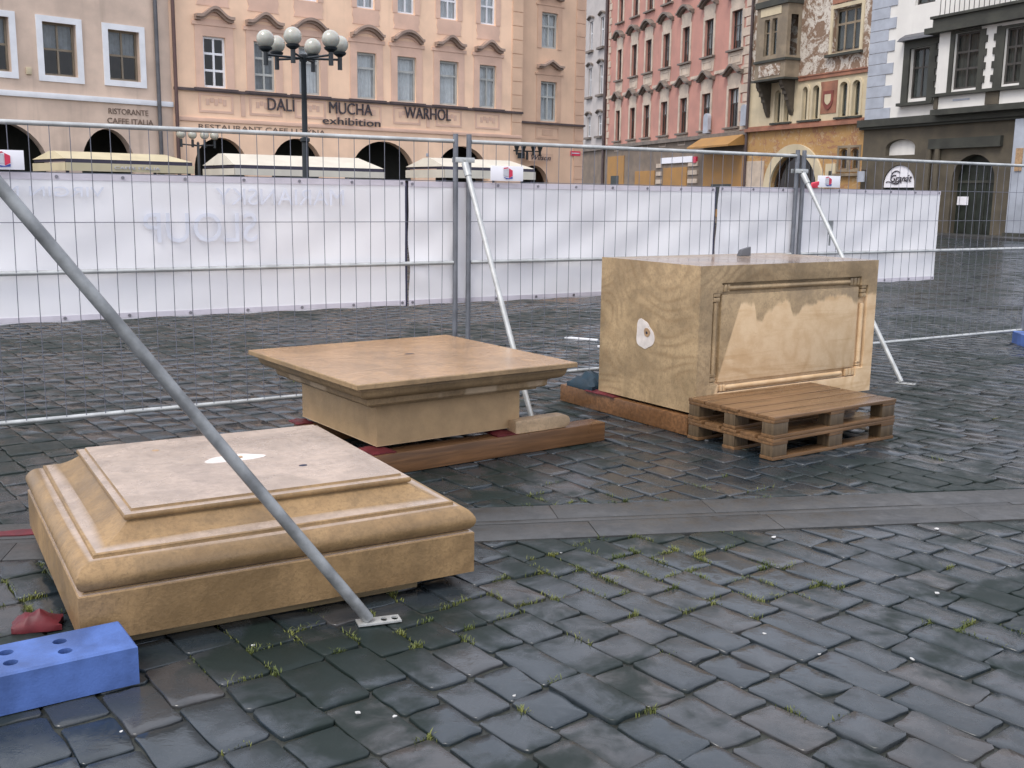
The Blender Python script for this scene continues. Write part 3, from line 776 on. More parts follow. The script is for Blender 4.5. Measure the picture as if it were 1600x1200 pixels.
# ------------------------------------------------------------------ fence panels, braces, banners
F0 = Vector((-.45,8.49,0)); fu = Vector((.8487,.529,0)); RZF = FDIR
def fence_panel(label, s0, L):
    p = F0+fu*s0; t = thing('mesh_fence', label, 'fence', p, RZF, 'temporary steel fence panels')
    for x in (0, L): MB().tube((x,0,.02),(x,0,2.115),.021,12).build('post', M['post'], t, smooth=40)
    for z in (2.058, 1.112, .142): MB().tube((.02,0,z),(L-.02,0,z),.0165,10).build('rail', M['galv'], t, smooth=40)
    m = MB(); n = 30; rnd = random.Random(int(s0*10)+50)
    for i in range(1, n):
        x = L*i/n; b = rnd.gauss(0,.003); z = .14
        m.path([(x,-.012,.14),(x+b,-.014,.8),(x-b*.5,-.013,1.45),(x,-.012,2.055)], .0027, 5)
    for z in (1.435, 1.752, .45):
        m.tube((0,-.010,z),(L,-.010,z+rnd.gauss(0,.002)),.0027,5)
    m.build('wire_mesh', M['wire'], t, smooth=60)
    return t
fence_panel('left steel mesh fence panel, running out of the picture on the left', -3.72, 3.70)
fence_panel('middle steel mesh fence panel behind the cornice stone', .10, 3.66)
fence_panel('right steel mesh fence panel, only partly covered by the banner', 3.85, 3.86)
def clampf(label, s):
    t = thing('fence_clamp', label, 'clamp', F0+fu*s, RZF, 'clamps joining the fence panels')
    m = MB(); m.box(-.085,.085,-.032,-.024,1.895,1.935); m.box(-.085,.085,.024,.032,1.895,1.935)
    m.build('bracket', M['galv'], t, bevel=.002)
    MB().tube((0,-.05,1.915),(0,.045,1.915),.009,8).build('bolt', M['galv'], t, smooth=40)
clampf('bright clamp joining the left and middle fence panels', .05)
clampf('bright clamp joining the middle and right fence panels', 3.80)
def brace(label, foot, top, r, group, plate_dir=0.):
    t = thing('fence_brace', label, 'fence brace', foot, 0, group)
    f = Vector((0,0,.02)); q = Vector(top)-Vector(foot)
    MB().tube(f, q, r, 18).build('tube', M['galv_dark'] if r > .022 else M['galv'], t, smooth=40)
    m = MB(); n = 12; L, W_, th = .17, .062, .007
    # base plate with three slots: square cells round each hole
    for k in range(4):
        x0 = -.045+(3-k)*L/4; x1 = x0+L/4; cy, cx = 0, (x0+x1)/2
        if k in (2, 3): m.box(x0,x1,-W_/2,W_/2,0,th); continue
        ci = [(cx+.013*math.cos(2*PI*i/16-3*PI/4), cy+.018*math.sin(2*PI*i/16-3*PI/4)) for i in range(16)]; sq = []
        for i in range(16):
            a = 2*PI*i/16-3*PI/4; c, s_ = math.cos(a), math.sin(a); g_ = 1/max(abs(c),abs(s_)); sq.append((cx+c*g_*L/8, cy+s_*g_*W_/2))
        for i in range(16):
            j = (i+1) % 16
            m.hull8([(*sq[i],0),(*sq[j],0),(*ci[j],0),(*ci[i],0)],[(*sq[i],th),(*sq[j],th),(*ci[j],th),(*ci[i],th)])
    pl = m.build('base_plate', M['galv'], t, loc=(0,0,.004)); pl.rotation_euler.z = plate_dir
    cl = MB(); d = (q-f).normalized()
    cl.tube(q-d*.10, q+d*.01, r*1.35, 14); cl.build('top_collar', M['galv'], t, smooth=40)
    return t
brace('thick grey steel tube leaning across the plinth stone, its foot plate on the setts', (-.545,3.875,.002), (-1.80,3.48,1.82), .0228, 'steel fence braces', .35)
brace('thin steel brace from the first post pair down behind the cornice stone', (.147,7.731,.002), (-.39,8.46,1.88), .021, 'steel fence braces', -.6)
brace('thin steel brace from the second post pair down beside the panelled block', (3.547,9.486,.002), (2.80,10.45,1.88), .021, 'steel fence braces', -.6)
def banner(label, s0, s1, z0, z1, seed, words=(), fold=.012):
    t = thing('banner', label, 'banner', F0+fu*s0, RZF, 'white banner sheets on the fence')
    L = s1-s0; nx, nz = int(L*22), 26; m = MB(); rnd = random.Random(seed); ph = [rnd.uniform(0,6) for _ in range(6)]
    def yy(x, z):
        u = x/L; v = (z-z0)/(z1-z0)
        tie = math.sin(PI*v)*min(1, .15+(L-x)/.7)
        sag = .022*tie*(.5+.5*math.sin(x*2.1+ph[0]))+fold*tie*math.sin((x+z*1.1)*5.2+ph[1])+fold*.6*math.sin((x-z*1.6)*8.3+ph[2])*tie
        corner = .006*math.exp(-((L-x)/.3)**2)*tie*math.sin((z-x*.9)*11+ph[3])+.02*math.exp(-(x/.3)**2)*tie*math.sin((z+x*.9)*12+ph[4])
        return .034+sag+corner
    P = {}
    for i in range(nx+1):
        for j in range(nz+1):
            x = L*i/nx; z = z0+(z1-z0)*j/nz
            e = .012*math.sin(x*PI/.42)**2*(1-j/nz)
            P[i,j] = len(m.v); m.v.append((x, yy(x,z), z+e*.6))
    for i in range(nx):
        for j in range(nz): m.f.append((P[i,j],P[i+1,j],P[i+1,j+1],P[i,j+1]))
    b = m.build('sheet', M['banner'], t, smooth=180)
    for zc, hh in ((z1-.022,.021),(z0+.026,.018)):
        h = MB()
        for i in range(nx):
            xa, xb = L*i/nx, L*(i+1)/nx
            h.hull8([(xa,yy(xa,zc)-.004,zc-hh),(xb,yy(xb,zc)-.004,zc-hh),(xb,yy(xb,zc)-.001,zc-hh),(xa,yy(xa,zc)-.001,zc-hh)],
                    [(xa,yy(xa,zc)-.004,zc+hh),(xb,yy(xb,zc)-.004,zc+hh),(xb,yy(xb,zc)-.001,zc+hh),(xa,yy(xa,zc)-.001,zc+hh)])
        h.build('hem', M['hem'], t)
    n = max(2, int(round(L/.42)))
    for i in range(n+1):
        x = .03+(L-.06)*i/n
        for z in (z1-.022, z0+.026): MB().tube((x,yy(x,z)-.010,z),(x,yy(x,z)+.004,z),.011,10).build('eyelet', M['eyelet'], t, smooth=40)
    for s, a, c, d, e in words: text('show_through_lettering', s, a-s0, c-s0, d, e, .012, M['banner_print'], b, mirror=True, depth=.003)
    return t
banner('left white banner sheet with mirrored lettering showing through', -3.80, -.445, .78, 1.75, 3,
       (('MARIANSKY', -1.92, -.96, 1.555, 1.67), ('SLOUP', -2.42, -1.63, 1.295, 1.50), ('VIRGIN MARY', -3.55, -2.66, 1.60, 1.665)), .008)
banner('middle white banner sheet, plain, behind the cornice stone', -.415, 2.745, .78, 1.745, 5, fold=.014)
banner('right white banner sheet ending part way along the right fence panel', 2.80, 6.02, .785, 1.755, 8)
for s, lab in ((-.43,'dark strip behind the gap between left and middle banner sheets'),(2.772,'dark strip behind the gap between middle and right banner sheets')):
    o = MB().box(-.013,.013,.06,.066,.77,1.73).build('gap_strip', M['seam'], loc=F0+fu*s); o.rotation_euler.z = RZF  # thin dark strip just behind the gap of two sheets
    tag(o, lab, 'strap', 'dark strips between banner sheets')
o = MB().box(-.035,.035,-.034,-.028,1.30,1.44).box(-.012,.012,-.032,-.028,1.19,1.31).build('cable_tag', M['galv_dark'], loc=F0+fu*4.25); o.rotation_euler.z = RZF
tag(o, 'grey tag hanging on the fence wires behind the far right brace', 'tag')
def fence_sign(label, s0, s1, z0, z1, lx):
    t = thing('company_sign', label, 'sign', F0+fu*s0, RZF, 'white company boards on the fence')
    L = s1-s0; MB().box(0,L,-.034,-.024,z0,z1).build('board', M['sign_white'], t, bevel=.002)
    h = (z1-z0); c = lx; zb = z0+h*.16; w_ = .085; y0, y1 = -.040, -.036
    MB().prism([(c+w_*.62,zb+h*.05),(c+w_,zb+h*.18),(c+w_,zb+h*.55),(c+w_*.62,zb+h*.68)], y0, y1).build('red_mark', M['sign_red'], t)
    MB().prism([(c,zb+h*.10),(c+w_*.35,zb-h*.04),(c+w_,zb),(c+w_,zb+h*.14),(c+w_*.6,zb+h*.02)], y0, y1).build('blue_mark', M['sign_blue'], t)
    MB().prism([(c+.0,zb+h*.2),(c+w_*.55,zb+h*.13),(c+w_*.55,zb+h*.62),(c,zb+h*.62)], y0, y1).build('grey_mark', M['sign_grey'], t)
    MB().prism([(c+.002,zb+h*.64),(c+w_*.58,zb+h*.70),(c+w_*.45,zb+h*.76),(c+.002,zb+h*.72)], y0, y1).build('red_stroke', M['sign_red'], t)
fence_sign('white company board with red and blue mark at the far left end of the fence', -3.44, -3.14, 1.764, 1.885, .135)
fence_sign('white company board with cube mark just right of the first post pair', .285, .59, 1.760, 1.878, .115)
fence_sign('white company board with cube mark right of the second post pair', 4.03, 4.345, 1.764, 1.878, .10)
o = MB().hull8([(0,-.03,1.755),(.12,-.03,1.757),(.12,-.02,1.757),(0,-.02,1.755)],[(.02,-.035,1.80),(.11,-.04,1.822),(.11,-.022,1.822),(.02,-.02,1.81)]).build('red_tie', M['red_plastic'], loc=F0+fu*3.93, bevel=.006); o.rotation_euler.z = RZF
tag(o, 'bright red plastic tie on the fence beside the second post pair', 'tie')

# ------------------------------------------------------------------ street lamps
def lamp(name, label, loc, rz, H_, R, gr, n, r_pole, low=False):
    t = thing(name, label, 'street lamp', loc, rz)
    prof = [(.16,0),(.16,.25),(.13,.3),(.12,.9),(.085,1.0),(r_pole*1.25,1.1),(r_pole*1.15,H_*.62),(r_pole*1.7,H_*.62+.02),(r_pole*1.7,H_*.62+.08),(r_pole,H_*.62+.1),(r_pole*.9,H_-.1),(r_pole*1.4,H_-.06),(r_pole*1.4,H_+.05),(.01,H_+.08)]
    MB().lathe(prof, n=16).build('pole', M['lamp_black'], t, smooth=40)
    for k in range(n):
        a = 2*PI*k/n; x, y = R*math.cos(a), R*math.sin(a)
        m = MB(); m.tube((0,0,H_-.02),(x,y,H_+.0),.022,8); m.tube((x,y,H_-.19),(x,y,H_+.06),.045,10); m.lathe([(.045,H_+.05),(.12,H_+.10),(.13,H_+.135),(.10,H_+.15)], (x,y,0), 14)
        m.build('arm', M['lamp_black'], t, smooth=40)
        MB().sphere((x,y,H_+.13+gr*.93), gr, 20).build('globe', M['globe'], t, smooth=180)
    return t
lamp('street_lamp', 'tall dark street lamp with a ring of six opal globes standing behind the fence', (-4.08,21.0,0), math.radians(26), 4.19, .72, .168, 6, .055)
def low_lamp():
    t = thing('street_lamp', 'smaller dark lamp with a row of four pale globes left of the restaurant arch', 'street lamp', (-11.5,39.2,0), .65)
    H_ = 3.35; MB().lathe([(.14,0),(.12,.5),(.06,.7),(.05,H_),(.01,H_+.05)], n=12).build('pole', M['lamp_black'], t, smooth=40)
    for x in (-.62,-.2,.25,.62):
        m = MB(); m.tube((0,0,H_-.1),(x,0,H_-.06),.025,8); m.tube((x,0,H_-.16),(x,0,H_+.12),.05,8); m.build('arm', M['lamp_black'], t, smooth=40)
        MB().sphere((x,0,H_+.29), .16, 14).build('globe', M['globe'], t, smooth=180)
low_lamp()

# ------------------------------------------------------------------ buildings
def arc_pts(x0, x1, zs, rise, n=16, p=1.0):
    c, h = (x0+x1)/2, (x1-x0)/2
    return [(c-h*math.cos(PI*i/n), zs+rise*math.sin(PI*i/n)**p) for i in range(n+1)]
def facade(m, x0, x1, z0, z1, ops, y=0., rev=.3):
    """wall face with real openings: (x0,x1,z0,z1[,rise]) ; z1 is the springing when rise is given"""
    tops = [(o[3]+(o[4] if len(o) > 4 else 0)) for o in ops]
    X = sorted({x0, x1, *[min(max(v, x0), x1) for o in ops for v in o[:2]]}); Z = sorted({z0, z1, *[min(max(v,z0),z1) for o, t in zip(ops, tops) for v in (o[2], t)]})
    for i in range(len(X)-1):
        for j in range(len(Z)-1):
            cx, cz = (X[i]+X[i+1])/2, (Z[j]+Z[j+1])/2
            if any(o[0] < cx < o[1] and o[2] < cz < t for o, t in zip(ops, tops)): continue
            m.poly([(X[i],y,Z[j]),(X[i+1],y,Z[j]),(X[i+1],y,Z[j+1]),(X[i],y,Z[j+1])])
    for o, t in zip(ops, tops):
        a, b, c, d = o[:4]; t2 = min(t, z1)
        a2, b2 = max(a, x0), min(b, x1)
        m.poly([(a,y,c),(a,y+rev,c),(a,y+rev,d),(a,y,d)]); m.poly([(b,y,c),(b,y,d),(b,y+rev,d),(b,y+rev,c)])
        if c > z0+.01: m.poly([(a,y,c),(b,y,c),(b,y+rev,c),(a,y+rev,c)])
        if len(o) > 4:
            pts = arc_pts(a, b, d, o[4], 18, o[5] if len(o) > 5 else 1.)
            for p, q in zip(pts[:-1], pts[1:]):
                m.poly([(p[0],y,p[1]),(q[0],y,q[1]),(q[0],y,t),(p[0],y,t)])
                m.poly([(p[0],y,p[1]),(p[0],y+rev,p[1]),(q[0],y+rev,q[1]),(q[0],y,q[1])])
        else: m.poly([(a,y,d),(a,y+rev,d),(b,y+rev,d),(b,y,d)])
    return m
def shell(m, x0, x1, z1, dep, z0=-.02):
    m.poly([(x0,0,z0),(x0,dep,z0),(x0,dep,z1),(x0,0,z1)]); m.poly([(x1,0,z0),(x1,0,z1),(x1,dep,z1),(x1,dep,z0)])
    m.poly([(x0,dep,z0),(x1,dep,z0),(x1,dep,z1),(x0,dep,z1)]); m.poly([(x0,0,z1),(x1,0,z1),(x1,dep,z1),(x0,dep,z1)])
def gable_roof(par, x0, x1, z, dep, h=4.5):
    m = MB(); k = [(x0,-.5,z),(x1,-.5,z),(x1,dep+.3,z),(x0,dep+.3,z)]; r = [(x0,dep/2,z+h),(x1,dep/2,z+h)]
    m.poly(k[::-1]); m.poly([k[0],k[1],r[1],r[0]]); m.poly([k[2],k[3],r[0],r[1]]); m.poly([k[1],k[2],r[1]]); m.poly([k[3],k[0],r[0]])
    m.build('roof', M['roof'], par)
def window(par, x0, x1, z0, z1, y=.16, frame='grey_frame', cols=2, rows=(.62,), fw=.07, curtain=None, arch=0, cover=1.0, rnd=random.Random(11)):
    m = MB(); d = .06
    m.box(x0,x0+fw,y,y+d,z0,z1); m.box(x1-fw,x1,y,y+d,z0,z1); m.box(x0+fw,x1-fw,y,y+d,z0,z0+fw)
    if not arch: m.box(x0+fw,x1-fw,y,y+d,z1-fw,z1)
    zt = z1+arch*.98
    for c in range(1, cols):
        x = x0+(x1-x0)*c/cols; m.box(x-fw*.45,x+fw*.45,y-.004,y+d-.004,z0+fw,zt-.02)
    for r in rows:
        z = z0+(z1-z0)*r; m.box(x0+fw,x1-fw,y+.004,y+d-.008,z-fw*.5,z+fw*.5)
    if arch:
        o = arc_pts(x0,x1,z1,arch,14); i_ = arc_pts(x0+fw,x1-fw,z1,max(.02,arch-fw),14); m.strip(o, i_, y, y+d)
    f = m.build('window', M[frame], par)
    p = MB()
    if arch:
        pts = [(x0+.01,z0+.01),(x1-.01,z0+.01)]+arc_pts(x0+.01,x1-.01,z1,arch-.01,14)[::-1]; p.poly([(a,y+d*.5,b) for a,b in pts])
    else: p.poly([(x0+.01,y+d*.5,z0+.01),(x1-.01,y+d*.5,z0+.01),(x1-.01,y+d*.5,z1-.01),(x0+.01,y+d*.5,z1-.01)])
    p.build('pane', M['glass'], f)
    if curtain:
        c = MB(); n = 22; zb = z0+(z1+arch-z0)*(1-cover); zt = z1+arch+.1
        for i in range(n):
            a, b = x0-.05+(x1-x0+.1)*i/n, x0-.05+(x1-x0+.1)*(i+1)/n
            ya, yb = y+.16+.02*math.sin(i*1.9+x0), y+.16+.02*math.sin((i+1)*1.9+x0)
            c.poly([(a,ya,zb),(b,yb,zb),(b,yb,zt),(a,ya,zt)])
        c.build('curtain', M[curtain], f)  # real curtains, except the dark sheets that stand for an unlit interior
    return f
def hood(par, x0, x1, z0, z1, mat, kind='arc', proj=.3, th=.14, name='window_hood'):
    n = 16; top = []
    for i in range(n+1):
        u = i/n; x = x0+(x1-x0)*u; v = abs(2*u-1)
        if kind == 'arc': z = z0+th+(z1-z0-th)*(max(0,1-(v/.86)**2.0) if v < .86 else 0)
        elif kind == 'ogee': z = z0+th+(z1-z0-th)*(.5+.5*math.cos(PI*min(1,v/.8)))
        else: z = z0+th+(z1-z0-th)*max(0,1-v/.55)**.8
        top.append((x, z))
    m = MB(); m.strip(top, [(x,z-th*.55) for x,z in top], -proj, .0)
    m.strip([(x,z-th*.552) for x,z in top], [(x,z-th) for x,z in top], -proj*.6, .0)
    return m.build(name, M[mat], par)
def frame_rect(m, x0, x1, z0, z1, w_, y0, y1):
    m.box(x0,x0+w_,y0,y1,z0,z1); m.box(x1-w_,x1,y0,y1,z0,z1); m.box(x0+w_,x1-w_,y0,y1,z0,z0+w_); m.box(x0+w_,x1-w_,y0,y1,z1-w_,z1); return m
def house(label, p, u, cat='house', name='town_house'):
    return thing(name, label, cat, (p[0],p[1],0), math.atan2(u[1],u[0]))

# --- A: tan house with white framed windows, far left
uA = (math.sin(math.atan(1750/1650)), math.cos(math.atan(1750/1650))); uB = (math.sin(math.atan(2150/1650)), math.cos(math.atan(2150/1650)))
A = house('tan plastered house with thick white window frames on the far left', (-13.12,40.99), uA)
wins = [(-6.7,-5.56,5.55,7.34),(-4.455,-3.315,5.545,7.335),(-2.16,-1.015,5.57,7.33)]
wins2 = [(a,b,9.3,11.1) for a,b,_,_ in wins]
arches = [(-7.9,-4.45,-.02,2.2,1.72),(-3.35,-1.35,-.02,2.4,1.42)]
m = MB(); facade(m, -16, .2, -.02, 13, wins+wins2+arches, rev=.45); shell(m, -16, .2, 13, 11); m.build('wall', M['plasterA'], A)
for wn in wins+wins2:
    f = window(A, *wn, y=.20, frame='brown_frame', cols=2, rows=(.50,), fw=.075, curtain='curtain_dim', cover=.5)
    frame_rect(MB(), wn[0]-.21, wn[1]+.22, wn[2]-.22, wn[3]+.19, .205, -.05, .0).build('white_surround', M['white_paint'], f)
MB().box(-16,.2,-.09,-.001,4.74,4.93).build('string_course', M['white_paint'], A, bevel=.015)
MB().tube((-.38,-.12,0),(-.38,-.12,13),.075,10).build('drainpipe', M['pipe_grey'], A, smooth=40)
for z, s in ((4.36,'RISTORANTE'),(4.02,'CAFFE ITALIA')): text('lettering', s, -2.28 if 'R' == s[0] else -2.34, -.78 if 'R' == s[0] else -.60, z, z+.2, -.008, M['ink_faded'], A)
MB().box(-5.09,-4.91,-.1,-.001,5.5,5.74).build('alarm_box', M['creamF'], A, bevel=.02)
gable_roof(A, -16.2, .2, 13, 11)
# arcade back walls keep the passages dark and closed
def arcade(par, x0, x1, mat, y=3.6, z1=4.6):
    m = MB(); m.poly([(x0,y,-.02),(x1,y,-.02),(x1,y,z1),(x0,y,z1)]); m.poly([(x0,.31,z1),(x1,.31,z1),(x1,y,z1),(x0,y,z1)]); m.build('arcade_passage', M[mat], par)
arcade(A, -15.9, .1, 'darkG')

# --- B: long peach house with the exhibition lettering
B = house('long peach baroque house with dark exhibition lettering over its arcade', (-13.12,40.99), uB)
W1 = [(1.46,2.36),(3.52,4.41),(5.44,6.40),(8.11,9.04),(10.08,11.03),(12.26,13.26),(14.43,15.37)]
row1 = [(a,b,5.57,7.46) for a,b in W1]; row2 = [(a+.03,b-.06,9.24,11.0) for a,b in W1]; row3 = [(a+.03,b-.06,12.6,14.0) for a,b in W1]
arches = [(.95,3.15,-.02,2.35,1.35,.85),(4.15,6.45,-.02,2.35,1.45,.85),(7.75,11.0,-.02,2.25,1.6,.9),(12.05,15.0,-.02,2.25,1.55,.85)]
m = MB(); facade(m, .2, 16.88, -.02, 16, row1+row2+row3+arches, rev=.4); shell(m, .2, 16.88, 16, 12); m.build('wall', M['plasterB'], B)
for k, (a, b, c, d) in enumerate(row1):
    if k < 2: f = window(B, a,b,c,d, y=.10, cols=2, rows=(.34,.67), fw=.085, curtain='curtain_dim' if k == 1 else None, frame='grey_frame' if k else 'white_paint', cover=1)
    elif k == 0: pass
    else: f = window(B, a,b,c,d, y=.10, cols=2 if k > 5 else 1, rows=(.67,), fw=.09, curtain='curtain')
    cx = (a+b)/2
    s = MB(); y = -.028
    s.box(a-.32,a-.001,y,-.001,5.52,7.85); s.box(b+.001,b+.32,y,-.001,5.52,7.85); s.box(a-.001,b+.001,y,-.001,7.461,7.85)
    s.box(a-.42,b+.42,y-.03,-.001,7.851,7.99); s.box(a-.22,b+.22,y,-.001,7.991,8.10)
    top = arc_pts(a-.1, b+.1, 8.05, .32, 12); s.strip(top, [(x,max(8.0,z-.14)) for x,z in top], y-.01, -.002)
    # painted field up to the next window and the ornament below the sill
    s.prism([(cx-.66,8.58),(cx+.66,8.58),(cx+.60,8.75),(cx+.66,8.95),(cx+.62,9.21),(cx-.62,9.21),(cx-.66,8.95),(cx-.60,8.75)], -.02, -.001)
    for z0, z1 in ((9.23,11.2),): s.box(a-.22,a+.025,y,-.001,z0,z1); s.box(b-.055,b+.2,y,-.001,z0,z1)
    frame_rect(s, cx-.70, cx+.70, 4.62, 5.36, .09, -.02, -.001)
    for q in range(5): s.box(cx-.34+q*.17-.07,cx-.34+q*.17+.07,-.016,-.001,4.93+(.08 if q%2 else -.02),5.10+(.08 if q in (1,3) else .04))
    s.build('surround', M['paintB'], f)
    hood(f, cx-.76, cx+.76, 8.02, 8.56, 'stoneB', 'ogee' if k in (0,1,5,6) else 'arc', .32, .2)
    MB().box(a-.42,b+.42,-.16,-.03,5.44,5.535).build('sill', M['lead'], f)
for a, b, c, d in row2: window(B, a,b,c,d, y=.10, cols=2, rows=(.45,), fw=.08, curtain='curtain', frame='white_paint')
for a, b, c, d in row3: window(B, a,b,c,d, y=.10, cols=2, rows=(.45,), fw=.08, curtain='curtain')
MB().box(.25,16.9,-.13,-.001,5.40,5.50).build('cornice', M['lead'], B)
MB().box(.25,16.9,-.06,-.001,4.27,4.42).build('string_course', M['paintB'], B, bevel=.02)
m = MB()
for i in range(18): m.box(16.28,16.87,-.05,-.001,4.4+i*.62 if i else 4.4,4.4+(i+1)*.62-.03)
m.build('quoin', M['plasterC'], B)
m = MB()
for x in (3.0,7.2,11.65): m.box(x-.09,x+.09,-.022,-.001,4.55,5.38)
m.build('pilaster_strip', M['paintB'], B)
for s, a, b, c, d in (('DALÍ',4.02,5.20,4.86,5.36),('MUCHA',6.75,8.79,4.88,5.35),('WARHOL',10.40,12.82,4.88,5.37),('exhibition',6.44,9.18,4.44,4.74)):
    text('lettering', s, a, b, c, d+(.1 if s == 'DALÍ' else 0), -.05, M['ink'], B, depth=.05)
text('faded_lettering', 'RESTAURANT CAFE U TÝNA', 1.17, 6.58, 3.99, 4.23, -.006, M['ink_faded'], B)
MB().tube((.30,-.14,0),(.30,-.14,16),.07,10).build('drainpipe', M['pipe_brown'], B, smooth=40)
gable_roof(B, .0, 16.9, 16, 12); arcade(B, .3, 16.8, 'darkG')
MB().box(11.55,11.68,-.02,-.001,3.28,3.42).build('wall_plaque', M['quoinG'], B)

# --- C: narrow corner bay with its own lower cornice
nB = (uB[1], -uB[0])
Cb = house('narrow shaded peach corner house with two stacked windows right of the peach house', (-13.12-nB[0]*.25,40.99-nB[1]*.25), uB)
cw = [(18.22,19.22,5.18,7.03),(18.22,19.2,8.57,10.2),(18.22,19.2,12,13.5)]
m = MB(); facade(m, 16.885, 20.95, -.02, 15.6, cw+[(16.95,18.85,-.02,1.95,1.12)], rev=.35); shell(m, 16.885, 20.95, 15.6, 12); m.build('wall', M['plasterC'], Cb)
for a, b, c, d in cw:
    f = window(Cb, a,b,c,d, y=.10, cols=2, rows=(.62,), fw=.09, curtain='curtain'); s = MB()
    s.box(a-.26,a-.001,-.025,-.001,c-.02,d+.3); s.box(b+.001,b+.26,-.025,-.001,c-.02,d+.3); s.box(a-.001,b+.001,-.025,-.001,d+.002,d+.3); s.box(a-.36,b+.36,-.05,-.001,d+.301,d+.38)
    s.box(a-.2,b+.2,-.02,-.001,d+.381,d+.6); s.build('surround', M['paintC'], f)
    hood(f, a-.26, b+.26, d+.58, d+1.0, 'stoneB', 'peak', .3, .17)
frame_rect(MB(), 17.95, 19.4, 4.33, 4.94, .1, -.02, -.001).box(18.35,19.0,-.016,-.001,4.5,4.78).build('painted_panel', M['paintC'], Cb)
MB().box(16.9,21.0,-.14,-.001,5.02,5.11).build('cornice', M['lead'], Cb)
m = MB()
for i in range(22): m.box(20.38,20.97,-.04,-.001,-.01+i*.62,(i+1)*.62-.035)
m.build('quoin', M['paintC'], Cb)
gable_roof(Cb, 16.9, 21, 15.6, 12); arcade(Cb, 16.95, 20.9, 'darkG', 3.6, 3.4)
o = MB().box(20.16,20.79,-.05,-.02,3.60,3.83).build('street_sign', M['sign_red'], Cb)
MB().box(20.22,20.73,-.055,-.051,3.70,3.75).build('sign_text_strip', M['sign_grey'], o)
# wrought iron restaurant sign with lanterns
t = thing('restaurant_sign', 'black iron sign bracket with four small lanterns and pale lettering above the last arch', 'sign', (-13.12+nB[0]*.1,40.99+nB[1]*.1,0), math.atan2(uB[1],uB[0]))
m = MB(); m.tube((16.3,-.1,3.7),(17.9,-.1,3.7),.03,8); m.box(16.55,16.95,-.12,-.08,3.35,3.62); m.box(17.05,17.15,-.12,-.08,3.3,3.7); m.tube((17.1,-.1,3.7),(17.1,.1,3.7),.03,6); m.build('bracket', M['lamp_black'], t)
for x in (16.4,16.8,17.4,17.8): MB().lathe([(.02,3.5),(.05,3.55),(.06,3.7),(.13,3.9),(.03,3.98)], (x,-.2,0), 8).build('lantern', M['lamp_black'], t)
MB().box(17.2,18.7,-.1,-.06,3.25,3.62).build('board', M['paintC'], t); text('lettering', 'Wilson', 17.35, 18.55, 3.31, 3.55, -.11, M['ink'], t, shear=.3)

# --- terrace awnings in front of the arcade
def awning(label, p, u, off, x0, x1, ze, zr, zv, mat, words=None):
    n = (u[1], -u[0]); t = thing('terrace_awning', label, 'awning', (p[0]+n[0]*off, p[1]+n[1]*off, 0), math.atan2(u[1],u[0]), 'terrace awnings before the arcade')
    dp = 2.8; r0_, r1_ = x0+.12, x1-.42
    m = MB(); a = [(x0,0,ze),(x1,0,ze),(x1,dp,ze),(x0,dp,ze)]; b = [(r0_,dp*.42,zr),(r1_,dp*.42,zr),(r1_,dp*.58,zr),(r0_,dp*.58,zr)]
    m.hull8(a, b); c = m.build('roof_canvas', M[mat], t)
    m = MB(); m.box(x0+.03,x1-.03,-.012,.06,ze-.13,ze-.002); m.box(x0+.03,x0+.06,.06,dp-.06,ze-.09,ze-.002); m.box(x1-.06,x1-.03,.06,dp-.06,ze-.09,ze-.002)
    for x in (x0+.1, x1-.1):
        for y in (.1, dp-.1): m.box(x-.04,x+.04,y-.04,y+.04,0,ze-.1)
    m.build('frame', M['awn_dark'], t)
    m = MB(); m.box(x0+.02,x1+.02,-.04,-.014,zv,ze-.12); m.box(x0+.0,x0+.02,0,dp,zv,ze-.12); m.box(x1+.021,x1+.04,0,dp,zv,ze-.12); v = m.build('valance', M[mat], t)
    if words: text('valance_lettering', words, x0+(x1-x0)*.36, x0+(x1-x0)*.72, zv+.08, ze-.2, -.05, M['sign_grey'], v)
    m = MB()
    for i in range(3):
        x = x0+.6+(x1-x0-1.6)*i/2; m.box(x,x+.9,.35,.8,.001,.75); m.box(x-.02,x+.92,.33,.82,.7501,.79)
    m.build('planter_box', M['awn_dark'], t)
awning('cream canvas terrace awning in front of the tan house on the left', (-13.12,40.99), uA, 5., -5.83, -1.58, 2.58, 2.84, 2.21, 'awn_cream', 'CAFFE ITALIA')
awning('long white terrace awning behind the tall street lamp', (-13.12,40.99), uB, 6., .02, 5.84, 2.53, 2.93, 2.19, 'awn_white')
awning('white terrace awning right of the first fence post pair', (-13.12,40.99), uB, 6., 8.5, 12.95, 2.70, 3.05, 2.27, 'awn_white')

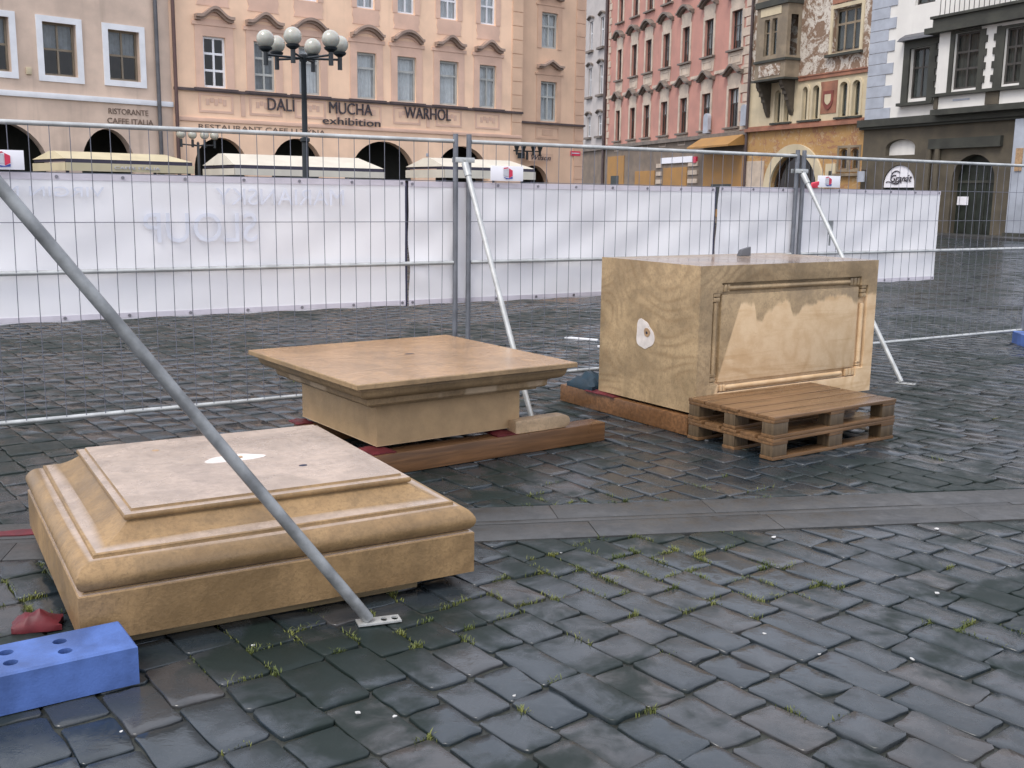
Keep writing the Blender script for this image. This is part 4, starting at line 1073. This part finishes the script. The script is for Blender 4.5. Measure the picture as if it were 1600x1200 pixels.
# --- D: long red house of the side street
uD = (.2793,-.9602); pD = (8.28,89.28)
D = house('long brick red house with cream framed windows and stone hoods', pD, uD)
WD = [(-.05,.85),(2.95,4.0),(5.72,6.85),(8.95,10.12),(12.26,13.42),(15.76,17.04),(19.6,21.0)]
r1 = [(a,b,6.13,8.54) for a,b in WD]; r2 = [(a,b,10.95,13.33) for a,b in WD]; r3 = [(a,b,15.45,17.4) for a,b in WD]
m = MB(); facade(m, -2.6, 22.68, -.02, 19.5, r1+r2+r3, rev=.35); shell(m, -2.6, 22.68, 19.5, 12); m.build('wall', M['redD'], D)
for ri_, rowi in enumerate((r1, r2, r3)):
    for k, (a, b, c, d) in enumerate(rowi):
        f = window(D, a,b,c,d, y=.16, frame='dark_frame', cols=2, rows=(.62,), fw=.07, curtain='curtain' if (ri_ == 0 and k > 1) else 'curtain_dim', cover=.38 if ri_ == 0 else .75)
        s = MB(); cx = (a+b)/2
        s.box(a-.24,a-.001,-.05,-.001,c-.12,d+.24); s.box(b+.001,b+.24,-.05,-.001,c-.12,d+.24); s.box(a-.001,b+.001,-.05,-.001,d+.001,d+.24)
        if ri_ < 2:
            s.prism([(a-.2,c-1.0),(b+.2,c-1.0),(b+.3,c-.15),(a-.3,c-.15)], -.04, -.001); s.prism([(a-.12,d+.242),(b+.12,d+.242),(b+.3,d+.95),(a-.3,d+.95)], -.04, -.001)
            frame_rect(s, a-.02, b+.02, c-.85, c-.3, .08, -.07, -.041)
        s.build('surround', M['creamD'], f)
        MB().box(a-.36,b+.36,-.22,-.001,c-.119,c-.0).build('sill', M['stoneD'], f)
        if ri_ < 2: hood(f, a-.55, b+.55, d+.80, d+1.5, 'stoneD', ('ogee','arc')[ri_], .42, .26)
m = MB(); xs = [-2.6]+[v for a, b in WD for v in (a-.5, b+.5)]+[22.6]
for i in range(0, len(xs), 2): m.box(xs[i], xs[i+1], -.09, -.001, 9.66, 9.86)
m.build('string_course', M['creamD'], D)
m = MB()
for i in range(24): m.box(21.55 if i % 2 else 21.2, 22.66, -.06, -.001, 5.9+i*.57, 5.9+i*.57+.50)
m.build('quoin', M['creamD'], D); m = MB()
for i in range(24): m.box(-2.1, -1.55 if i % 2 else -1.8, -.06, -.001, 5.9+i*.57, 5.9+i*.57+.50)
m.build('quoin', M['creamD'], D)
# ground floor: stone base with orange shopfronts
MB().box(-2.6,22.66,-.06,-.001,-.02,5.55).build('base_storey', M['baseD'], D)
MB().box(-2.6,22.66,-.28,-.001,5.551,5.80).build('cornice', M['stoneD'], D)
for x0, x1, z0, z1 in ((-1.4,2.2,1.6,4.9),(4.6,8.4,.8,3.6),(10.0,14.0,.8,3.75),(16.6,22.3,.4,4.5)):
    f = MB().box(x0,x1,-.11,-.061,z0,z1).build('shopfront', M['orange'], D)
    MB().box(x0+(x1-x0)*.22,x0+(x1-x0)*.72,-.115,-.111,.9,z0+(z1-z0)*.52).build('shop_window', M['door'], f)
m = MB()
for x0, x1 in ((8.7,9.7),(14.2,15.7)):
    for i in range(7): m.box(x0,x1,-.13,-.061,.3+i*.58,.3+i*.58+.30)
m.build('striped_pier', M['creamD'], D)
MB().box(9.6,14.9,-.16,-.062,4.06,4.48).build('shop_sign', M['sign_white'], D)
MB().box(15.05,15.55,-.2,-.062,4.0,4.42).build('emblem_sign', M['sign_red'], D)
MB().tube((-2.4,-.16,0),(-2.4,-.16,19),.14,10).build('drainpipe', M['lead'], D, smooth=40)
MB().hull8([(16.4,-1.3,4.84),(22.3,-1.3,4.84),(22.3,-.07,4.95),(16.4,-.07,4.95)],[(16.4,-1.3,4.95),(22.3,-1.3,4.95),(22.3,-.07,5.7),(16.4,-.07,5.7)]).build('shop_awning', M['orange'], D)
for x, z in ((17.0,5.9),(22.2,6.1)):
    MB().box(x-.35,x+.35,-.3,-.07,z,z+1.0).prism(arc_pts(x-.35,x+.35,z+1.0,.3,8), -.3, -.07).build('wall_lantern', M['quoinG'], D)
gable_roof(D, -2.6, 22.7, 19.5, 12)
# --- E: pale narrow house deeper in the street
E_ = house('pale lilac grey house deep in the street gap beside the dark drainpipe', pD, uD)
we = [(-4.25,-3.4,6.75,8.45),(-4.25,-3.4,10.2,12.6),(-4.25,-3.4,14.1,16.5),(-6.9,-6.1,6.75,8.45),(-6.9,-6.1,10.2,12.6),(-6.9,-6.1,14.1,16.5)]
m = MB(); facade(m, -14, -2.62, -.02, 19.8, we, rev=.3); shell(m, -14, -2.62, 19.8, 12); m.build('wall', M['plasterE'], E_)
for a, b, c, d in we:
    f = window(E_, a,b,c,d, y=.14, frame='white_paint', cols=2, rows=(.6,), fw=.07, curtain='curtain_dim')
    MB().box(a-.3,b+.3,-.25,-.001,c-.2,c-.02).build('sill', M['stoneD'], f); hood(f, a-.3, b+.3, d+.15, d+.5, 'stoneD', 'arc', .22, .16)
MB().box(-14,-2.62,-.3,-.001,5.5,5.8).build('cornice', M['stoneD'], E_); MB().box(-14,-2.62,-.1,-.001,-.02,5.49).build('base_storey', M['baseD'], E_)
gable_roof(E_, -14, -2.62, 19.8, 12)

# --- F: house with sgraffito scrolls and an oriel
uF = (.4046,-.9145); pF = (15.07,65.94)
Fh = house('sgraffito painted house with stone oriel and arched doorway', pF, uF)
tri = (5.80,7.98,9.55,11.85)
m = MB(); facade(m, -1.6, 8.78, 8.58, 16.5, [tri], rev=.35); m.build('painted_wall', M['muralF'], Fh)
lights = [(1.02,1.57),(1.93,2.40),(3.55,4.00),(4.44,4.99),(6.68,7.30),(7.69,8.29)]
m = MB(); facade(m, -1.6, 8.78, 5.86, 8.579, [(a,b,6.10,7.72,.24) for a,b in lights], rev=.3); m.build('wall', M['creamF'], Fh)
dw = (1.0,5.3,-.02,2.2,2.05); sm = [(6.95,7.6,3.27,4.15,.22),(7.85,8.5,3.27,4.15,.22)]
m = MB(); facade(m, -1.6, 8.78, -.02, 5.859, [dw]+sm, rev=.4); shell(m, -1.6, 8.78, 16.5, 11); m.build('painted_base', M['muralG'], Fh)
for a, b in lights:
    f = window(Fh, a,b,6.10,7.72, y=.14, frame='creamF', cols=1, rows=(), fw=.05, arch=.24, curtain='window_dark', cover=.9)
    o_ = arc_pts(a-.16,b+.16,7.72,.40,12); i_ = arc_pts(a,b,7.72,.24,12)
    MB().strip(o_, i_, -.06, -.001).box(a-.16,a,-.06,-.001,6.1,7.72).box(b,b+.16,-.06,-.001,6.1,7.72).build('surround', M['creamF'], f)
    MB().box(a-.25,b+.25,-.18,-.001,5.98,6.09).build('sill', M['darkG'], f)
for a, b in ((5.08,6.45),): 
    f = MB().box(a,b,-.03,-.001,6.35,8.1).build('red_panel', M['bandF'], Fh)
    sh = [(5.36,7.58),(5.36,6.95),(5.5,6.7),(5.77,6.53),(6.04,6.7),(6.18,6.95),(6.18,7.58)]
    MB().prism(sh, -.07, -.031).build('shield', M['shield'], f); MB().prism([(x*.62+5.77*.38, z*.55+7.15*.45) for x,z in sh], -.09, -.071).build('shield_field', M['creamF'], f)
MB().box(3.15,8.77,-.1,-.001,8.30,8.56).box(3.15,8.77,-.14,-.1005,8.50,8.577).build('red_band', M['bandF'], Fh)
MB().box(-1.6,8.78,-.25,-.001,5.66,5.85).box(-1.6,8.78,-.12,-.001,5.861,5.96).build('cornice', M['bandF'], Fh)
f = window(Fh, *tri, y=.2, frame='oriel', cols=3, rows=(.66,), fw=.12, curtain='window_dark', cover=.9)
frame_rect(MB(), tri[0]-.22, tri[1]+.22, tri[2]-.2, tri[3]+.25, .2, -.07, -.001).build('surround', M['creamF'], f)
MB().box(tri[0]-.35,tri[1]+.35,-.25,-.07,tri[2]-.2,tri[2]-.06).build('sill', M['darkG'], f)
MB().box(tri[0]-.1,tri[1]+.1,-.09,-.071,tri[3]+.3,tri[3]+.6).build('red_panel', M['bandF'], f)
# oriel bay: box with windows on front and right flank
OX0, OX1, OP = .18, 3.05, 1.0
m = MB()
facade(m, OX0, OX1, 8.5, 16, [(.92,1.42,9.85,11.9),(1.62,2.12,9.85,11.9),(.92,2.12,13.2,15.2)], y=-OP, rev=.2)
m.poly([(OX0,-OP,8.5),(OX0,-OP,16),(OX0,0,16),(OX0,0,8.5)]); m.poly([(OX0,-OP,8.5),(OX1,-OP,8.5),(OX1,0,8.5),(OX0,0,8.5)]); m.poly([(OX0,-OP,16),(OX1,-OP,16),(OX1,0,16),(OX0,0,16)])
Y = [-OP,-.75,-.25,0]; Z = [8.5,9.75,12,16]
for i in range(3):
    for j in range(3):
        if (i, j) != (1, 1): m.poly([(OX1,Y[i],Z[j]),(OX1,Y[i+1],Z[j]),(OX1,Y[i+1],Z[j+1]),(OX1,Y[i],Z[j+1])])
OR = m.build('oriel_bay', M['oriel'], Fh)
for a, b in ((.92,1.42),(1.62,2.12)): 
    window(OR, a,b,9.85,11.9, y=-OP+.12, frame='oriel', cols=1, rows=(.64,), fw=.06, curtain='window_dark')
s = MB(); s.poly([(OX1-.1,-.75,9.75),(OX1-.1,-.25,9.75),(OX1-.1,-.25,12),(OX1-.1,-.75,12)]); s.build('pane', M['glass'], OR)
for e_, za, zb_ in ((.08,9.48,9.62),(.12,8.42,8.53),(.1,12.6,12.95)): MB().box(OX0-e_,OX1+e_,-OP-e_-.02,-.002,za,zb_).build('oriel_moulding', M['darkG'], OR)
MB().box(.55,2.45,-OP-.03,-OP-.001,12.1,12.55).build('oriel_relief', M['creamF'], OR)
MB().box(.6,2.6,-OP-.03,-OP-.001,8.7,9.35).build('oriel_panel', M['muralF'], OR)
for x in (.42, 2.62):
    m = MB(); pts = [(-OP+.05,8.41),(-OP+.08,8.15),(-.62,7.75),(-.42,7.3),(-.22,6.75),(-.05,6.45),(0,6.45),(0,8.41)]
    n0 = len(m.v); k = len(pts); m.v += [(x-.14,y_,z_) for y_,z_ in pts]+[(x+.14,y_,z_) for y_,z_ in pts]
    m.f.append(tuple(range(n0+k-1,n0-1,-1))); m.f.append(tuple(range(n0+k,n0+2*k)))
    for i in range(k): j = (i+1) % k; m.f.append((n0+i,n0+j,n0+k+j,n0+k+i))
    for i in range(5): m.box(x-.17,x+.17,-OP+.18+i*.17,-OP+.32+i*.17,7.95-i*.33,8.12-i*.33)
    m.build('oriel_corbel', M['oriel_dark'], OR)
# doorway
o_ = arc_pts(.42,5.88,2.2,2.58,20); i_ = arc_pts(1.0,5.3,2.2,2.05,20)
f = MB().strip(o_, i_, -.14, -.001).box(.42,1.0,-.14,-.001,-.02,2.2).box(5.3,5.88,-.14,-.001,-.02,2.2).build('door_arch', M['creamF'], Fh)
window(Fh, 1.0,5.3,.0,2.2, y=.25, frame='dark_frame', cols=4, rows=(.9,), fw=.1, arch=2.05)
for a, b, c, d, e in sm:
    f = window(Fh, a,b,c,d, y=.15, frame='oriel', cols=1, rows=(), fw=.06, arch=e)
    frame_rect(MB(), a-.14, b+.14, c-.14, d+.4, .13, -.05, -.001).build('surround', M['oriel'], f)
MB().box(6.6,8.75,-.2,-.001,2.9,3.05).build('stone_ledge', M['oriel'], Fh)
f = MB().box(5.95,6.75,-.08,-.001,2.4,3.6).build('notice_plaque', M['creamF'], Fh); MB().box(6.25,6.5,-.09,-.081,2.95,3.2).build('plaque_hole', M['darkG'], f)
MB().tube((-1.5,-.14,0),(-1.5,-.14,16),.09,10).build('drainpipe', M['lead'], Fh, smooth=40)
MB().box(-1.5,.3,-.06,-.001,-.02,3.9).build('corner_pier', M['creamD'], Fh)
gable_roof(Fh, -1.6, 8.8, 16.5, 11)

# --- G: white upper floors over a dark stone ground floor, bay on the right
pG = (19.24,56.5)
G = house('white walled house with blackened stone bay and dark ground floor on the far right', pG, uF)
g1 = (1.46,2.78,6.68,9.12)
m = MB(); facade(m, -1.55, 12, 5.8, 17, [g1,(1.46,2.78,11.2,13.4)], rev=.3); m.build('wall', M['whiteG'], G)
gd = (4.75,7.3,-.02,2.6,1.22); ga = (.12,2.34,-.02,2.42,1.0); gl = (.16,2.2,3.92,4.3,.42)
m = MB(); facade(m, -1.55, 12, -.02, 5.799, [gd,ga,gl], rev=.5); shell(m, -1.55, 12, 17, 11); m.build('stone_base', M['stoneG'], G)
m = MB()
for i in range(20): m.box(-1.53, .28 if i % 2 == 0 else -.22, -.05, -.001, 5.82+i*.56, 5.82+i*.56+.53)
m.build('quoin', M['quoinG'], G)
f = window(G, *g1, y=.18, frame='dark_frame', cols=2, rows=(.62,), fw=.09, curtain='window_dark', cover=1)
m = MB(); m.box(1.05,1.459,-.12,-.001,6.5,9.5); m.box(1.46,2.78,-.12,-.001,9.121,9.5)
for i in range(10): m.box(2.781, 3.35 if i % 2 else 3.18, -.12, -.001, 6.5+i*.3, 6.5+i*.3+.299)
m.build('surround', M['darkG'], f)
MB().box(.95,3.3,-.3,-.001,6.34,6.49).build('sill', M['darkG'], f)
MB().hull8([(.85,-.45,9.5),(3.4,-.45,9.5),(3.4,-.001,9.5),(.85,-.001,9.5)],[(.95,-.35,9.66),(3.3,-.35,9.66),(3.3,-.001,9.85),(.95,-.001,9.85)]).build('window_hood', M['pipe_grey'], f)
window(G, 1.46,2.78,11.2,13.4, y=.18, frame='dark_frame', cols=2, rows=(.62,), fw=.09, curtain='window_dark')
MB().box(-1.75,12,-.35,-.001,5.42,5.79).box(-1.7,12,-.22,-.001,5.30,5.419).build('cornice', M['darkG'], G)
# bay
BP_ = .6; b1 = (4.85,6.35,6.82,9.38); b2 = (7.75,8.75,6.82,9.25); b3 = (9.4,10.6,6.82,9.3)
m = MB(); facade(m, 3.85, 12, 5.98, 9.7, [b1,b2,b3], y=-BP_, rev=.25); m.poly([(3.85,-BP_,5.98),(3.85,-BP_,9.7),(3.85,0,9.7),(3.85,0,5.98)]); m.poly([(3.85,-BP_,5.98),(12,-BP_,5.98),(12,0,5.98),(3.85,0,5.98)]); m.poly([(12,-BP_,5.98),(12,-BP_,9.7),(12,0,9.7),(12,0,5.98)])
BAY = m.build('bay', M['whiteG'], G)
for wn in (b1,b2,b3):
    f = window(BAY, *wn, y=-BP_+.12, frame='dark_frame', cols=2, rows=(.36,.66), fw=.1, curtain='window_dark', cover=1)
    m = MB(); a, b, c, d = wn
    m.box(a-.26,a-.001,-BP_-.06,-BP_-.001,c-.12,d+.12)
    for i in range(9): m.box(b+.001, b+(.42 if i % 2 else .3), -BP_-.06, -BP_-.001, c-.12+i*.3, c-.12+i*.3+.298)
    if a > 7:
        for i in range(9): m.box(a-(.62 if i % 2 else .48), a-.261, -BP_-.055, -BP_-.001, c-.12+i*.3, c-.12+i*.3+.298)
    m.box(a,b,-BP_-.06,-BP_-.001,d+.002,d+.12); m.build('surround', M['darkG'], f)
m = MB(); m.box(3.7,12.1,-BP_-.22,-BP_+.0,6.56,6.70); m.box(3.75,12.1,-BP_-.14,-.002,5.70,5.97); m.build('bay_moulding', M['darkG'], BAY)
for a, b in ((6.95,7.7),(3.86,4.1)): MB().box(a,b,-BP_-.07,-BP_-.001,5.99,6.55).build('bay_pier', M['stoneG'], BAY)
MB().box(5.0,6.0,-BP_-.02,-BP_-.001,6.3,6.38).build('bay_panel', M['quoinG'], BAY)
m = MB(); m.box(3.25,12.1,-BP_-.42,-.002,9.52,9.78); m.box(3.6,12.1,-BP_-.25,-.002,9.781,10.18); m.box(3.5,12.1,-BP_-.36,-.002,10.181,10.3); m.build('bay_ledge', M['darkG'], BAY)
m = MB(); m.tube((3.9,-BP_-.2,11.3),(12,-BP_-.2,11.3),.035,6)
for i in range(28): m.tube((3.95+i*.29,-BP_-.2,10.3),(3.95+i*.29,-BP_-.2,11.3),.018,5)
m.build('balcony_railing', M['lamp_black'], BAY)
# ground floor details
p = [(a, .07, z) for a, z in [(.14,2.29),(2.32,2.29)]+arc_pts(.14,2.32,2.42,.98,16)[::-1]]
m = MB(); m.poly(p); f = m.build('shop_arch_board', M['sign_white'], G)
text('script_lettering', 'Granát', .62, 2.12, 2.58, 2.94, .05, M['ink'], f, shear=.35, depth=.03)
m = MB(); m.path([(1.0+.36*math.cos(t)*1.0,.04,2.80+.33*math.sin(t)) for t in [PI*(.25+1.6*i/20) for i in range(21)]], .025, 6); m.path([(.3+i*.1,.04,2.55+.05*math.sin(i*.9)) for i in range(12)], .02, 6); m.build('script_swash', M['ink'], f)
MB().box(.13,2.33,.2,.3,2.12,2.285).box(.13,2.33,.35,.4,-.02,2.1).build('shopfront', M['door'], G)
m = MB(); m.poly([(a,.25,z) for a, z in [(.17,3.93),(2.19,3.93)]+arc_pts(.17,2.19,4.3,.41,16)[::-1]]); m.build('lunette_board', M['whiteG'], G)
m = MB(); m.poly([(a,.42,z) for a, z in [(4.76,-.01),(7.29,-.01)]+arc_pts(4.76,7.29,2.6,1.21,16)[::-1]]); dr = m.build('door', M['door'], G)
m = MB()
for i in range(5): m.box(4.95+i*.5,4.97+i*.5,.39,.419,.05,3.0)
m.box(4.8,7.25,.38,.419,2.5,2.62); m.build('door_panelling', M['darkG'], dr)
MB().box(4.86,5.53,.36,.379,1.46,1.86).build('door_notice', M['sign_white'], dr)
MB().box(3.25,7.6,-.2,-.001,4.14,4.62).build('lintel', M['darkG'], G)
m = MB()
for x in (3.3, 3.85): m.tube((x,-.14,.3),(x,-.14,4.13),.14,10)
m.box(3.1,4.1,-.3,-.001,-.02,.3); m.build('engaged_column', M['stoneG'], G)
f = MB().box(-1.45,-.95,-.35,-.27,2.58,3.14).build('hanging_sign', M['quoinG'], G); MB().tube((-1.2,-.3,3.2),(-1.2,0,3.2),.03,6).build('sign_arm', M['lead'], f)
MB().box(8.5,12.1,-.40,-.002,.25,5.29).build('white_pier', M['quoinG'], G, bevel=.04); MB().box(8.4,12.1,-.45,-.002,-.02,.249).build('pier_base', M['darkG'], G)
MB().box(8.75,9.1,-.46,-.401,3.0,4.0).build('pier_plaque', M['filler_brown'], G)
gable_roof(G, -1.6, 12.1, 17, 11)
# pavement in front of the right hand houses
m = MB(); c0 = Vector(pG); uu_ = Vector(uF); nn = Vector((uF[1],-uF[0]))
q = [c0+uu_*(-12), c0+uu_*14, c0+uu_*14+nn*2.6, c0+uu_*(-12)+nn*2.6]
m.hull8([(v.x,v.y,-.02) for v in q],[(v.x,v.y,.10) for v in q]); tag(m.build('pavement', M['granite']), kind='structure')
